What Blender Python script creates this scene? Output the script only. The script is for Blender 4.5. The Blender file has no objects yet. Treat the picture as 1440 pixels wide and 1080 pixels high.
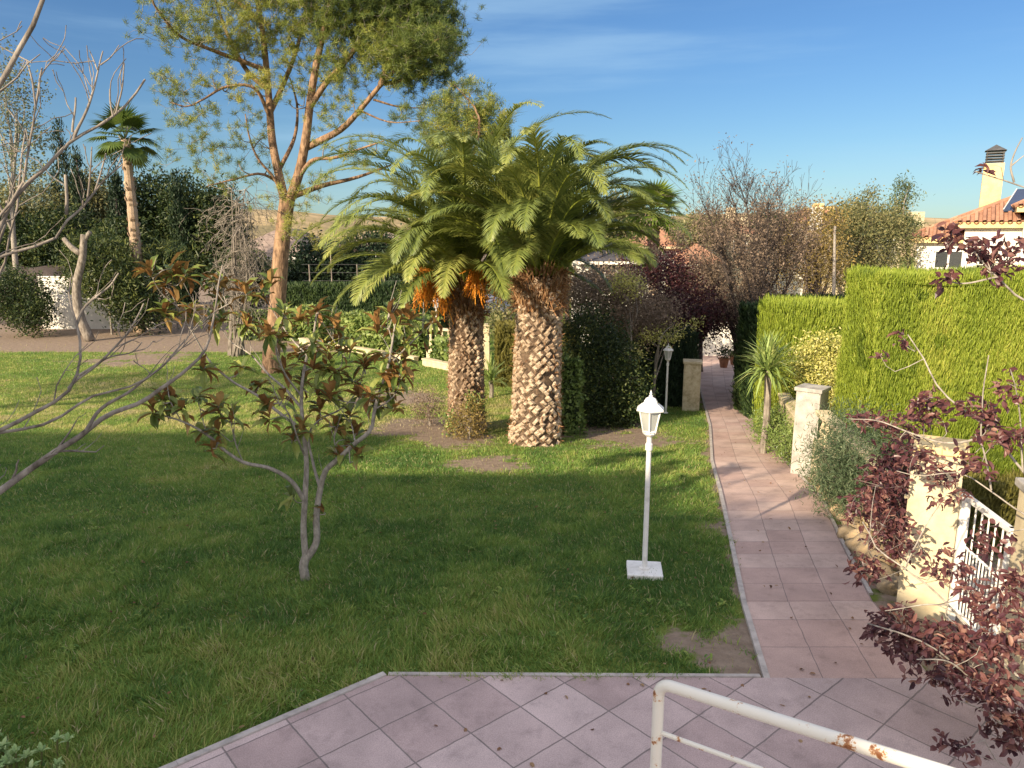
import bpy, math, random
import numpy as np
from mathutils import Vector
R=math.radians
rng=np.random.default_rng(7); random.seed(7)
scene=bpy.context.scene; COL=scene.collection
# ---------------------------------------------------------------- camera, sky, sun, exposure
F=1050.0; PITCH=R(11.3); CH=3.0
cam=bpy.data.cameras.new('camera'); camo=bpy.data.objects.new('camera',cam); COL.objects.link(camo)
cam.sensor_width=36; cam.lens=F/1440*36; cam.clip_end=3000; cam.clip_start=.05
camo.location=(0,0,CH); camo.rotation_euler=(R(90)-PITCH,0,0); scene.camera=camo
SUN_EL=R(24); SUN_AZ=R(42)      # sun low, behind the camera and to its left
sd=Vector((math.sin(SUN_AZ)*math.cos(SUN_EL),math.cos(SUN_AZ)*math.cos(SUN_EL),-math.sin(SUN_EL)))
sl=bpy.data.lights.new('sun','SUN'); sl.energy=5.0; sl.angle=R(.6); sl.color=(1,.82,.58)
so=bpy.data.objects.new('sun',sl); COL.objects.link(so); so.rotation_euler=sd.to_track_quat('-Z','Y').to_euler()
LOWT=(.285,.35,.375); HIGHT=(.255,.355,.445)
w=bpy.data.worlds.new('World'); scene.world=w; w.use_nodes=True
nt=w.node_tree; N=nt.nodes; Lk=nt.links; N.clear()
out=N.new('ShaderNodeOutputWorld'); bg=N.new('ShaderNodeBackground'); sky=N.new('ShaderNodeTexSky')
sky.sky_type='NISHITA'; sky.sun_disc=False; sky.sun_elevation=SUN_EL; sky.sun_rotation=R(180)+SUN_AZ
sky.air_density=1.0; sky.dust_density=.6; sky.ozone_density=2.6; sky.altitude=600
tc=N.new('ShaderNodeTexCoord'); sx=N.new('ShaderNodeSeparateXYZ'); Lk.new(tc.outputs['Generated'],sx.inputs[0])
def wmath(op,a,b=None,c=None):
    m=N.new('ShaderNodeMath'); m.operation=op
    for i,v in enumerate((a,b,c)):
        if v is None: continue
        if isinstance(v,(int,float)): m.inputs[i].default_value=v
        else: Lk.new(v,m.inputs[i])
    return m.outputs[0]
def wrange(v,a,b,c=0,d=1):
    m=N.new('ShaderNodeMapRange'); m.interpolation_type='SMOOTHERSTEP'; m.inputs[1].default_value=a; m.inputs[2].default_value=b; m.inputs[3].default_value=c; m.inputs[4].default_value=d; Lk.new(v,m.inputs[0]); return m.outputs[0]
def wnoise(scale,sc,det=7,rot=(0,0,0),ro=.55):
    mp=N.new('ShaderNodeMapping'); mp.inputs['Scale'].default_value=sc; mp.inputs['Rotation'].default_value=rot; no=N.new('ShaderNodeTexNoise'); no.inputs['Scale'].default_value=scale; no.inputs['Detail'].default_value=det; no.inputs['Roughness'].default_value=ro
    Lk.new(tc.outputs['Generated'],mp.inputs[0]); Lk.new(mp.outputs[0],no.inputs['Vector']); return no.outputs['Fac']
def wmix(f,a,b,mode='MIX'):
    m=N.new('ShaderNodeMixRGB'); m.blend_type=mode
    for i,v in enumerate((f,a,b)):
        if isinstance(v,(int,float)): m.inputs[i].default_value=v
        elif isinstance(v,tuple): m.inputs[i].default_value=(*v,1)
        else: Lk.new(v,m.inputs[i])
    return m.outputs[0]
# sky ahead dimmed; unseen bright veil of cloud added overhead and sunward to lift shade
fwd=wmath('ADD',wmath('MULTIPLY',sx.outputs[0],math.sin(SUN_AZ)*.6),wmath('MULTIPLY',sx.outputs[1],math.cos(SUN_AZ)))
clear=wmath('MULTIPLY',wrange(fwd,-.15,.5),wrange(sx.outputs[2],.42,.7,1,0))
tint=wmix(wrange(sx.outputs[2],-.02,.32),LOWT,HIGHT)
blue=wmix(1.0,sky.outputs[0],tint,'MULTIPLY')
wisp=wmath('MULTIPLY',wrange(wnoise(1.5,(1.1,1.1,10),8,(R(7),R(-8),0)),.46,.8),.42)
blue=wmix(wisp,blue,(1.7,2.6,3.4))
fill_veil=wmath('MULTIPLY',wmath('SUBTRACT',1.0,clear),wrange(wnoise(1.3,(1,1,2.2),6),.25,.7,.35,1.))
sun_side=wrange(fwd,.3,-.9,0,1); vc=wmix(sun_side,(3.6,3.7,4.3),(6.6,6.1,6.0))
col=wmix(wmath('MULTIPLY',fill_veil,wrange(sx.outputs[2],-.05,.1)),blue,vc)
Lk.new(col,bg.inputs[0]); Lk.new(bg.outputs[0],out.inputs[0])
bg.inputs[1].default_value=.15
scene.view_settings.view_transform='Standard'; scene.view_settings.look='None'; scene.view_settings.exposure=.90; scene.view_settings.gamma=1
scene.cycles.use_denoising=True; scene.cycles.max_bounces=7; scene.cycles.transparent_max_bounces=6
# ---------------------------------------------------------------- placing
def ray(px,py):
    a=(px-720)/F; b=(540-py)/F
    return np.array([a,math.cos(PITCH)+b*math.sin(PITCH),-math.sin(PITCH)+b*math.cos(PITCH)])
def at(px,py,y):
    d=ray(px,py); return np.array([0,0,CH])+d*(y/d[1])
def ss(a,b,t):
    t=np.clip((np.asarray(t,float)-a)/(b-a),0,1); return t*t*(3-2*t)
def gz(x,y):
    x=np.asarray(x,float); y=np.asarray(y,float)
    z=-.09*np.clip(y-5.7,0,11.3)
    k=np.clip(x/4,0,1)
    z=z-np.clip(y-17,0,10)*(.02+.05*k)
    z=z-np.clip(y-31,0,14)*.16*k-np.clip(y-48,0,20)*.12*(1-k)
    return z
def gp(px,py):
    d=ray(px,py); z=-1.
    for _ in range(30):
        t=(z-CH)/d[2]; z=float(gz(d[0]*t,d[1]*t))*.6+z*.4
    return np.array([d[0]*t,d[1]*t,z])
# ---------------------------------------------------------------- mesh helpers
class Geo:
    def __init__(s): s.v=[];s.f=[];s.r=[];s.n=0
    def add(s,v,faces,r=.5,m=0):
        v=np.asarray(v,float).reshape(-1,3)
        if not isinstance(faces,list): faces=[faces]
        for f in faces:
            f=np.asarray(f,int)
            if f.size: s.f.append((f+s.n,m))
        s.r.append(np.broadcast_to(np.asarray(r,float),(len(v),)).copy()); s.v.append(v); s.n+=len(v)
    def build(s,name,mats,parent=None,smooth=False,origin=None):
        if not isinstance(mats,(list,tuple)): mats=[mats]
        v=np.concatenate(s.v); r=np.concatenate(s.r)
        if origin is None:
            origin=np.zeros(3) if parent is not None else np.array([v[:,0].mean(),v[:,1].mean(),v[:,2].min()])
        o_=np.asarray(origin,float)
        off=o_ if parent is None else np.asarray(parent.get('_org',(0,0,0)),float)
        v=v-off
        me=bpy.data.meshes.new(name)
        me.vertices.add(len(v)); me.vertices.foreach_set('co',v.astype(np.float32).ravel())
        li=np.concatenate([f.ravel() for f,_ in s.f]); lt=np.concatenate([np.full(len(f),f.shape[1]) for f,_ in s.f])
        mi=np.concatenate([np.full(len(f),m) for f,m in s.f])
        me.loops.add(len(li)); me.loops.foreach_set('vertex_index',li.astype(np.int32))
        me.polygons.add(len(lt)); me.polygons.foreach_set('loop_start',np.concatenate([[0],np.cumsum(lt)[:-1]]).astype(np.int32))
        me.polygons.foreach_set('loop_total',lt.astype(np.int32)); me.polygons.foreach_set('material_index',mi.astype(np.int32))
        me.polygons.foreach_set('use_smooth',np.full(len(lt),smooth))
        a=me.attributes.new('rnd','FLOAT','POINT'); a.data.foreach_set('value',r.astype(np.float32))
        for m in mats: me.materials.append(m)
        me.update(); me.validate()
        o=bpy.data.objects.new(name,me); COL.objects.link(o)
        if parent is None: o.location=off
        else: o.parent=parent; 
        if parent is not None: o['_org']=[float(c) for c in off]
        else: o['_org']=[float(c) for c in off]
        return o
def tag(o,label=None,cat=None,group=None,kind=None):
    if label:o['label']=label
    if cat:o['category']=cat
    if group:o['group']=group
    if kind:o['kind']=kind
    return o
def thing(name,label,cat,loc,group=None):
    o=bpy.data.objects.new(name,None); COL.objects.link(o); o.location=[float(c) for c in loc]; o['_org']=[float(c) for c in loc]
    o.empty_display_size=.2
    return tag(o,label,cat,group)
def nrm(a): return a/np.maximum(np.linalg.norm(a,axis=-1,keepdims=True),1e-9)
T_QUAD=(np.array([(0,0,0),(.45,.5,.06),(1,0,-.08),(.45,-.5,.06)]),[[(0,1,2,3)]])
T_TRI=(np.array([(0,.5,0),(0,-.5,0),(1,0,.0)]),[[(0,1,2)]])
T_BLADE=(np.array([(0,.5,0),(0,-.5,0),(.55,-.42,.10),(.55,.42,.10),(1,0,-.05)]),[[(0,1,2,3)],[(3,2,4)]])
T_GRASS=(np.array([(0,.5,0),(0,-.5,0),(.55,-.4,.06),(.55,.4,.06),(1,0,.38)]),[[(0,1,2,3)],[(3,2,4)]])
T_DROOP=(np.array([(0,.5,0),(0,-.5,0),(.5,-.5,-.03),(.5,.5,-.03),(1,0,-.28)]),[[(0,1,2,3)],[(3,2,4)]])
T_LEAF=(np.array([(0,0,0),(.28,.40,.09),(.68,.40,.07),(1,0,-.2),(.68,-.40,.07),(.28,-.40,.09),(.3,0,0),(.7,0,-.04)]),
        [[(0,6,1),(7,3,2),(0,5,6),(4,3,7)],[(6,7,2,1),(5,4,7,6)]])
def leaves(g,T,P,U,Nn,L,Wd,r=.5,m=0):
    P=np.asarray(P,float); n=len(P)
    if n==0:return
    U=nrm(np.asarray(U,float)); V=np.cross(np.broadcast_to(Nn,U.shape),U); V=nrm(V+1e-6); Nn=np.cross(U,V)
    L=np.broadcast_to(L,(n,)).reshape(n,1,1); Wd=np.broadcast_to(Wd,(n,)).reshape(n,1,1)
    tv,tf=T; k=len(tv)
    v=P[:,None]+U[:,None]*tv[None,:,0:1]*L+V[:,None]*tv[None,:,1:2]*Wd+Nn[:,None]*tv[None,:,2:3]*L
    fs=[(np.arange(n)[:,None,None]*k+np.array(f)[None]).reshape(-1,len(f[0])) for f in tf]
    g.add(v.reshape(-1,3),fs,np.repeat(np.broadcast_to(r,(n,)),k),m)
def tube(g,pts,rad,k=6,m=0,r=.5,cap=False):
    pts=np.asarray(pts,float); n=len(pts); rad=np.broadcast_to(rad,(n,))
    t=nrm(np.gradient(pts,axis=0)); a=np.array([.13,.21,.97]) if abs(t[0][2])<.9 else np.array([.97,.2,.1])
    x=nrm(np.cross(t,a)); y=np.cross(t,x); an=np.arange(k)*2*math.pi/k
    v=pts[:,None]+(x[:,None]*np.cos(an)[None,:,None]+y[:,None]*np.sin(an)[None,:,None])*rad[:,None,None]
    i=np.arange(n-1)[:,None]*k; j=np.arange(k)[None]; j2=(j+1)%k
    f=np.stack([i+j,i+j2,i+k+j2,i+k+j],-1).reshape(-1,4)
    fs=[f]
    if cap: fs+= [np.array([list(range(k))[::-1]]),np.array([list(range((n-1)*k,n*k))])]
    g.add(v.reshape(-1,3),fs,r,m)
def smooth_line(p,n=None):
    p=np.asarray(p,float)
    if len(p)<3: return np.array([p[0]+(p[-1]-p[0])*t for t in np.linspace(0,1,n or 4)])
    n=n or len(p)*3
    d=np.r_[0,np.cumsum(np.linalg.norm(np.diff(p,axis=0),axis=1))]; q=np.linspace(0,d[-1],n); m=np.gradient(p,d+np.arange(len(d))*1e-9,axis=0)
    o=[]
    for s in q:
        i=min(max(np.searchsorted(d,s)-1,0),len(p)-2); h=max(d[i+1]-d[i],1e-9); t=(s-d[i])/h
        o.append((2*t**3-3*t*t+1)*p[i]+(t**3-2*t*t+t)*h*m[i]+(-2*t**3+3*t*t)*p[i+1]+(t**3-t*t)*h*m[i+1])
    return np.array(o)
def box(g,x0,x1,y0,y1,z0,z1,m=0,r=.5,bev=0):
    if bev>0:
        b=min(bev,(x1-x0)/2.1,(y1-y0)/2.1,(z1-z0)/2.1)
        bm=bm_box(x0,x1,y0,y1,z0,z1,b); g.add(bm[0],bm[1],r,m); return
    v=[(x,y,z) for z in (z0,z1) for y in (y0,y1) for x in (x0,x1)]
    g.add(v,np.array([(0,2,3,1),(4,5,7,6),(0,1,5,4),(2,6,7,3),(0,4,6,2),(1,3,7,5)]),r,m)
import bmesh
def bm_box(x0,x1,y0,y1,z0,z1,b):
    bm=bmesh.new(); bmesh.ops.create_cube(bm,size=1)
    for v in bm.verts: v.co=((x0+x1)/2+v.co.x*(x1-x0),(y0+y1)/2+v.co.y*(y1-y0),(z0+z1)/2+v.co.z*(z1-z0))
    bmesh.ops.bevel(bm,geom=bm.edges[:],offset=b,segments=2,affect='EDGES',profile=.6)
    bm.verts.index_update(); vs=[tuple(v.co) for v in bm.verts]; d={}
    for f in bm.faces: d.setdefault(len(f.verts),[]).append([v.index for v in f.verts])
    bm.free(); return vs,[np.array(x) for x in d.values()]
def rbox(g,c,ax,hx,hy,z0,z1,m=0,r=.5,bev=.01):     # box turned so that its local x runs along ax
    g2=Geo(); box(g2,-hx,hx,-hy,hy,z0,z1,bev=bev); v=np.concatenate(g2.v); a=nrm(np.array([ax[0],ax[1]],float)); 
    q=np.stack([c[0]+v[:,0]*a[0]-v[:,1]*a[1],c[1]+v[:,0]*a[1]+v[:,1]*a[0],v[:,2]],-1)
    g.add(q,[f for f,_ in g2.f],r,m)
def lathe(g,c,prof,k=16,m=0,r=.5):
    an=np.arange(k)*2*math.pi/k; n=len(prof)
    v=np.array([[(c[0]+p[0]*math.cos(a),c[1]+p[0]*math.sin(a),c[2]+p[1]) for a in an] for p in prof]).reshape(-1,3)
    i=np.arange(n-1)[:,None]*k; j=np.arange(k)[None]; j2=(j+1)%k
    g.add(v,np.stack([i+j,i+j2,i+k+j2,i+k+j],-1).reshape(-1,4),r,m)
_H=rng.random((64,64,64))
def vn(p,s=1.):                                     # value noise
    p=np.asarray(p,float)*s+100; i=np.floor(p).astype(int); f=p-i; f=f*f*(3-2*f); o=0
    for a in (0,1):
        for b in (0,1):
            for c in (0,1):
                wq=(f[...,0] if a else 1-f[...,0])*(f[...,1] if b else 1-f[...,1])*(f[...,2] if c else 1-f[...,2])
                o=o+wq*_H[(i[...,0]+a)%64,(i[...,1]+b)%64,(i[...,2]+c)%64]
    return o
def rdir(n,up=0.,):
    d=rng.normal(size=(n,3)); d=nrm(d); d[:,2]+=up; return nrm(d)
# ---------------------------------------------------------------- materials
def newmat(name):
    m=bpy.data.materials.new(name); m.use_nodes=True; t=m.node_tree; t.nodes.clear()
    o=t.nodes.new('ShaderNodeOutputMaterial'); return m,t,o
def ramp(t,cols,src):
    c=t.nodes.new('ShaderNodeValToRGB'); e=c.color_ramp.elements
    while len(e)<len(cols): e.new(.5)
    for i,q in enumerate(cols): e[i].position=i/(len(cols)-1); e[i].color=(*q,1)
    t.links.new(src,c.inputs[0]); return c.outputs[0]
def leafmat(name,cols,trans=.35,rough=.5,back=None,spec=.35):
    m,t,o=newmat(name); n=t.nodes; l=t.links
    a=n.new('ShaderNodeAttribute'); a.attribute_name='rnd'; c=ramp(t,cols,a.outputs['Fac'])
    if back:
        g=n.new('ShaderNodeNewGeometry'); mx=n.new('ShaderNodeMixRGB'); l.new(g.outputs['Backfacing'],mx.inputs[0]); l.new(c,mx.inputs[1])
        c2=ramp(t,back,a.outputs['Fac']); l.new(c2,mx.inputs[2]); c=mx.outputs[0]
    b=n.new('ShaderNodeBsdfPrincipled'); b.inputs['Roughness'].default_value=rough; b.inputs['Specular IOR Level'].default_value=spec; l.new(c,b.inputs['Base Color'])
    tr=n.new('ShaderNodeBsdfTranslucent'); l.new(c,tr.inputs[0]); ms=n.new('ShaderNodeMixShader'); ms.inputs[0].default_value=trans
    l.new(b.outputs[0],ms.inputs[1]); l.new(tr.outputs[0],ms.inputs[2]); l.new(ms.outputs[0],o.inputs[0]); return m
def surf(name,cols,scale=6,rough=.8,bump=.3,dist=.01,detail=6,stretch=(1,1,1),rnd=0,metal=0,spec=.3,fine=None):
    m,t,o=newmat(name); n=t.nodes; l=t.links
    tc=n.new('ShaderNodeTexCoord'); mp=n.new('ShaderNodeMapping'); mp.inputs['Scale'].default_value=stretch; l.new(tc.outputs['Object'],mp.inputs[0])
    x=n.new('ShaderNodeTexNoise'); x.inputs['Scale'].default_value=scale; x.inputs['Detail'].default_value=detail; x.inputs['Roughness'].default_value=.6; l.new(mp.outputs[0],x.inputs['Vector'])
    mr=n.new('ShaderNodeMapRange'); mr.inputs[1].default_value=.3; mr.inputs[2].default_value=.7; l.new(x.outputs['Fac'],mr.inputs[0]); src=mr.outputs[0]
    if rnd:
        a=n.new('ShaderNodeAttribute'); a.attribute_name='rnd'; mm=n.new('ShaderNodeMix'); mm.inputs[0].default_value=rnd; l.new(src,mm.inputs[2]); l.new(a.outputs['Fac'],mm.inputs[3]); src=mm.outputs[0]
    c=ramp(t,cols,src)
    b=n.new('ShaderNodeBsdfPrincipled'); b.inputs['Roughness'].default_value=rough; b.inputs['Metallic'].default_value=metal; b.inputs['Specular IOR Level'].default_value=spec; l.new(c,b.inputs['Base Color'])
    y=n.new('ShaderNodeTexNoise'); y.inputs['Scale'].default_value=fine or scale*4; y.inputs['Detail'].default_value=4; l.new(mp.outputs[0],y.inputs['Vector'])
    bp=n.new('ShaderNodeBump'); bp.inputs['Strength'].default_value=bump; bp.inputs['Distance'].default_value=dist; l.new(y.outputs['Fac'],bp.inputs['Height']); l.new(bp.outputs[0],b.inputs['Normal'])
    l.new(b.outputs[0],o.inputs[0]); return m
def tilemat(name,cols,size,rot=0,org=(0,0),uv=False,size2=None,joint=(.22,.18,.17),mort=.006):
    m,t,o=newmat(name); n=t.nodes; l=t.links
    tc=n.new('ShaderNodeTexCoord'); mp=n.new('ShaderNodeMapping'); mp.vector_type='TEXTURE'
    if uv:
        av=n.new('ShaderNodeAttribute'); av.attribute_name='tuv'; l.new(av.outputs['Vector'],mp.inputs[0])
    else: l.new(tc.outputs['Object'],mp.inputs[0])
    mp.inputs['Rotation'].default_value=(0,0,rot); mp.inputs['Location'].default_value=(*org,0)
    b=n.new('ShaderNodeTexBrick'); b.offset=0; b.squash=1; b.inputs['Scale'].default_value=1; b.inputs['Brick Width'].default_value=size; b.inputs['Row Height'].default_value=size2 or size
    b.inputs['Mortar Size'].default_value=mort; b.inputs['Mortar Smooth'].default_value=.35; b.inputs['Bias'].default_value=0
    wn=n.new('ShaderNodeTexNoise'); wn.inputs['Scale'].default_value=9; wn.inputs['Detail'].default_value=3; l.new(mp.outputs[0],wn.inputs['Vector'])
    wv=n.new('ShaderNodeVectorMath'); wv.operation='SCALE'; wv.inputs['Scale'].default_value=.012; l.new(wn.outputs['Color'],wv.inputs[0])
    wa=n.new('ShaderNodeVectorMath'); l.new(mp.outputs[0],wa.inputs[0]); l.new(wv.outputs[0],wa.inputs[1]); l.new(wa.outputs[0],b.inputs['Vector'])
    b.inputs['Color1'].default_value=(*cols[0],1); b.inputs['Color2'].default_value=(*cols[1],1); b.inputs['Mortar'].default_value=(*joint,1)
    x=n.new('ShaderNodeTexNoise'); x.inputs['Scale'].default_value=1.7; x.inputs['Detail'].default_value=8; x.inputs['Roughness'].default_value=.65; l.new(mp.outputs[0],x.inputs['Vector'])
    mr=n.new('ShaderNodeMapRange'); mr.inputs[1].default_value=.3; mr.inputs[2].default_value=.72; mr.inputs[3].default_value=.72; mr.inputs[4].default_value=1.18; l.new(x.outputs['Fac'],mr.inputs[0])
    sp=n.new('ShaderNodeTexNoise'); sp.inputs['Scale'].default_value=140; sp.inputs['Detail'].default_value=2; l.new(mp.outputs[0],sp.inputs['Vector'])
    m2=n.new('ShaderNodeMapRange'); m2.inputs[1].default_value=.3; m2.inputs[2].default_value=.7; m2.inputs[3].default_value=.8; m2.inputs[4].default_value=1.15; l.new(sp.outputs['Fac'],m2.inputs[0])
    st=n.new('ShaderNodeTexNoise'); st.inputs['Scale'].default_value=5.5; st.inputs['Detail'].default_value=10; st.inputs['Roughness'].default_value=.75; l.new(mp.outputs[0],st.inputs['Vector'])
    m3=n.new('ShaderNodeMapRange'); m3.inputs[1].default_value=.52; m3.inputs[2].default_value=.68; m3.inputs[3].default_value=1.0; m3.inputs[4].default_value=.76; l.new(st.outputs['Fac'],m3.inputs[0])
    mu0=n.new('ShaderNodeMath'); mu0.operation='MULTIPLY'; l.new(mr.outputs[0],mu0.inputs[0]); l.new(m3.outputs[0],mu0.inputs[1])
    mu=n.new('ShaderNodeMath'); mu.operation='MULTIPLY'; l.new(mu0.outputs[0],mu.inputs[0]); l.new(m2.outputs[0],mu.inputs[1])
    mc=n.new('ShaderNodeVectorMath'); mc.operation='SCALE'; l.new(b.outputs['Color'],mc.inputs[0]); l.new(mu.outputs[0],mc.inputs['Scale'])
    p=n.new('ShaderNodeBsdfPrincipled'); p.inputs['Roughness'].default_value=.72; p.inputs['Specular IOR Level'].default_value=.35; l.new(mc.outputs[0],p.inputs['Base Color'])
    iv=n.new('ShaderNodeMath'); iv.operation='MULTIPLY_ADD'; iv.inputs[1].default_value=-1; l.new(b.outputs['Fac'],iv.inputs[0]); 
    s3=n.new('ShaderNodeMath'); s3.operation='MULTIPLY'; s3.inputs[1].default_value=.25; l.new(sp.outputs['Fac'],s3.inputs[0]); l.new(s3.outputs[0],iv.inputs[2])
    bp=n.new('ShaderNodeBump'); bp.inputs['Strength'].default_value=.5; bp.inputs['Distance'].default_value=.006; l.new(iv.outputs[0],bp.inputs['Height']); l.new(bp.outputs[0],p.inputs['Normal'])
    l.new(p.outputs[0],o.inputs[0]); return m
MT={}
MT['cedar']=leafmat('phoenix_leaf',[(.09,.13,.045),(.19,.24,.06),(.33,.36,.09),(.55,.5,.16)],.3,.42,spec=.5)
MT['fan']=leafmat('fan_leaf',[(.03,.07,.02),(.09,.14,.03),(.2,.24,.05)],.3,.45)
MT['pine']=leafmat('pine_needle',[(.05,.085,.03),(.13,.18,.04),(.28,.31,.06),(.45,.41,.09)],.3,.5)
MT['dark']=leafmat('dark_leaf',[(.012,.03,.012),(.03,.055,.018),(.07,.095,.025),(.14,.16,.04)],.25,.5)
MT['cypress']=leafmat('cypress_leaf',[(.01,.025,.012),(.022,.045,.018),(.045,.07,.025)],.15,.6)
MT['conifer']=leafmat('pale_conifer_leaf',[(.05,.08,.04),(.11,.15,.06),(.18,.2,.08)],.2,.6)
MT['hedge']=leafmat('hedge_leaf',[(.13,.19,.025),(.24,.32,.035),(.36,.43,.06),(.5,.5,.1)],.35,.55)
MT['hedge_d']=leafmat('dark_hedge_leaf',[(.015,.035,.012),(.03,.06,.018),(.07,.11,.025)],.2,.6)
MT['hedge_o']=leafmat('olive_hedge_leaf',[(.08,.08,.02),(.15,.14,.03),(.22,.2,.05)],.3,.6)
MT['ivy']=leafmat('ivy_leaf',[(.08,.13,.035),(.19,.27,.07),(.34,.40,.13)],.25,.4)
MT['poplar']=leafmat('poplar_leaf',[(.09,.12,.08),(.16,.19,.12),(.3,.3,.08)],.3,.5)
MT['plum']=leafmat('plum_leaf',[(.05,.02,.028),(.105,.038,.045),(.19,.08,.075),(.36,.2,.15)],.35,.38,spec=.5)
MT['plum_d']=leafmat('dark_plum_leaf',[(.03,.012,.018),(.06,.02,.025),(.11,.035,.03)],.3,.45)
MT['tan']=leafmat('autumn_leaf',[(.15,.12,.045),(.29,.22,.07),(.44,.32,.10)],.35,.6)
MT['olive']=leafmat('olive_leaf',[(.08,.10,.045),(.19,.19,.075),(.33,.29,.13)],.3,.5)
MT['brush']=leafmat('dry_leaf',[(.12,.09,.065),(.23,.17,.12),(.34,.25,.18)],.3,.7)
MT['varieg']=leafmat('variegated_leaf',[(.18,.22,.05),(.55,.52,.14),(.8,.74,.36)],.3,.4)
MT['lime']=leafmat('lime_leaf',[(.12,.2,.03),(.25,.33,.05),(.42,.45,.08)],.4,.4)
MT['rosemary']=leafmat('rosemary_leaf',[(.045,.075,.035),(.085,.125,.06),(.19,.22,.12)],.2,.55)
MT['yucca']=leafmat('yucca_leaf',[(.14,.22,.06),(.28,.38,.11),(.5,.52,.2)],.25,.4)
MT['magnolia']=leafmat('magnolia_leaf',[(.08,.12,.025),(.16,.21,.04),(.30,.33,.08)],.2,.40,back=[(.17,.08,.03),(.3,.155,.055),(.42,.27,.10)],spec=.4)
MT['succ']=leafmat('succulent_leaf',[(.2,.32,.11),(.3,.42,.16),(.42,.52,.24)],.2,.4)
MT['grass']=leafmat('grass_blade',[(.085,.175,.045),(.175,.30,.065),(.30,.39,.09),(.47,.43,.16),(.53,.46,.27)],.4,.5,spec=.25)
MT['fruit']=leafmat('date_stalk',[(.5,.16,.015),(.75,.27,.02),(.8,.4,.05)],.2,.5)
MT['litter']=leafmat('fallen_leaf',[(.08,.04,.02),(.2,.1,.05),(.32,.22,.12)],.1,.8)
MT['fibre']=leafmat('palm_fibre',[(.16,.07,.03),(.32,.17,.08),(.45,.3,.16)],.15,.85)
MT['bark']=surf('grey_bark',[(.09,.075,.06),(.22,.19,.16),(.36,.32,.27)],14,.85,.6,.01,stretch=(1,1,.35))
MT['palebark']=surf('pale_bark',[(.16,.14,.12),(.3,.27,.23),(.42,.38,.33)],30,.8,.5,.004,stretch=(1,1,.5))
MT['darkbark']=surf('dark_bark',[(.035,.028,.025),(.07,.055,.05),(.14,.11,.09)],20,.85,.5,.005)
MT['pinebark']=surf('pine_bark',[(.05,.03,.022),(.24,.15,.09),(.4,.26,.16)],13,.9,1,.04,stretch=(1,1,.3),fine=16)
MT['palmscale']=surf('palm_scale',[(.08,.05,.035),(.26,.18,.12),(.45,.35,.25),(.6,.5,.38)],20,.9,.8,.01,rnd=.65)
MT['palmcore']=surf('palm_trunk_fibre',[(.05,.035,.025),(.11,.075,.05),(.19,.13,.085)],20,.95,.8,.01)
MT['white']=surf('white_paint',[(.55,.54,.5),(.74,.73,.7),(.8,.8,.77)],9,.45,.15,.002,detail=8)
MT['render']=surf('cream_render',[(.44,.37,.24),(.56,.48,.32),(.64,.57,.4)],5,.9,.35,.004,fine=60)
MT['yrender']=surf('yellow_render',[(.62,.45,.2),(.72,.54,.26),(.76,.6,.32)],3,.9,.2,.004,fine=60)
MT['wrender']=surf('white_render',[(.62,.6,.54),(.72,.7,.64),(.78,.76,.7)],3,.9,.2,.004,fine=50)
MT['concrete']=surf('concrete',[(.22,.21,.19),(.36,.34,.31),(.48,.46,.41)],6,.9,.4,.004,fine=70)
MT['kerb']=surf('kerb_stone',[(.28,.26,.24),(.42,.38,.35),(.52,.48,.44)],9,.85,.5,.004,fine=70)
MT['rock']=surf('garden_rock',[(.16,.13,.09),(.34,.26,.16),(.5,.36,.2)],7,.9,.8,.02,fine=25)
MT['stone']=surf('stone_block',[(.34,.28,.17),(.56,.48,.32),(.66,.6,.44)],9,.9,.8,.02,fine=25)
MT['metal_d']=surf('dark_metal',[(.04,.04,.04),(.07,.07,.07),(.1,.1,.1)],5,.5,.1,.002)
MT['solar']=surf('solar_glass',[(.015,.025,.06),(.02,.035,.08),(.03,.05,.1)],2,.15,.0,.001,spec=.6)
MT['rooftile']=surf('roof_tile',[(.2,.1,.065),(.36,.19,.12),(.48,.28,.18)],4,.9,.5,.02,rnd=.5)
MT['slate']=surf('dark_roof',[(.04,.04,.05),(.07,.07,.085),(.1,.1,.12)],4,.8,.4,.02)
MT['broof']=surf('brown_roof',[(.16,.12,.1),(.25,.19,.16),(.32,.25,.2)],3,.9,.4,.02)
MT['win']=surf('window_glass',[(.03,.035,.04),(.05,.055,.06),(.07,.075,.08)],1,.08,0,.001,spec=.6)
MT['canvas']=surf('parasol_canvas',[(.14,.16,.2),(.18,.2,.25),(.22,.24,.3)],5,.9,.1,.002)
MT['terracotta']=surf('terracotta',[(.2,.09,.05),(.3,.14,.08),(.36,.18,.1)],8,.8,.2,.003)
def glassmat():
    m,t,o=newmat('frosted_lamp_glass'); p=t.nodes.new('ShaderNodeBsdfPrincipled'); p.inputs['Base Color'].default_value=(.62,.64,.6,1); p.inputs['Roughness'].default_value=.25
    tr=t.nodes.new('ShaderNodeBsdfTranslucent'); tr.inputs[0].default_value=(.75,.78,.75,1); ms=t.nodes.new('ShaderNodeMixShader'); ms.inputs[0].default_value=.45
    t.links.new(p.outputs[0],ms.inputs[1]); t.links.new(tr.outputs[0],ms.inputs[2]); t.links.new(ms.outputs[0],o.inputs[0]); return m
MT['glass']=glassmat()
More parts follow.
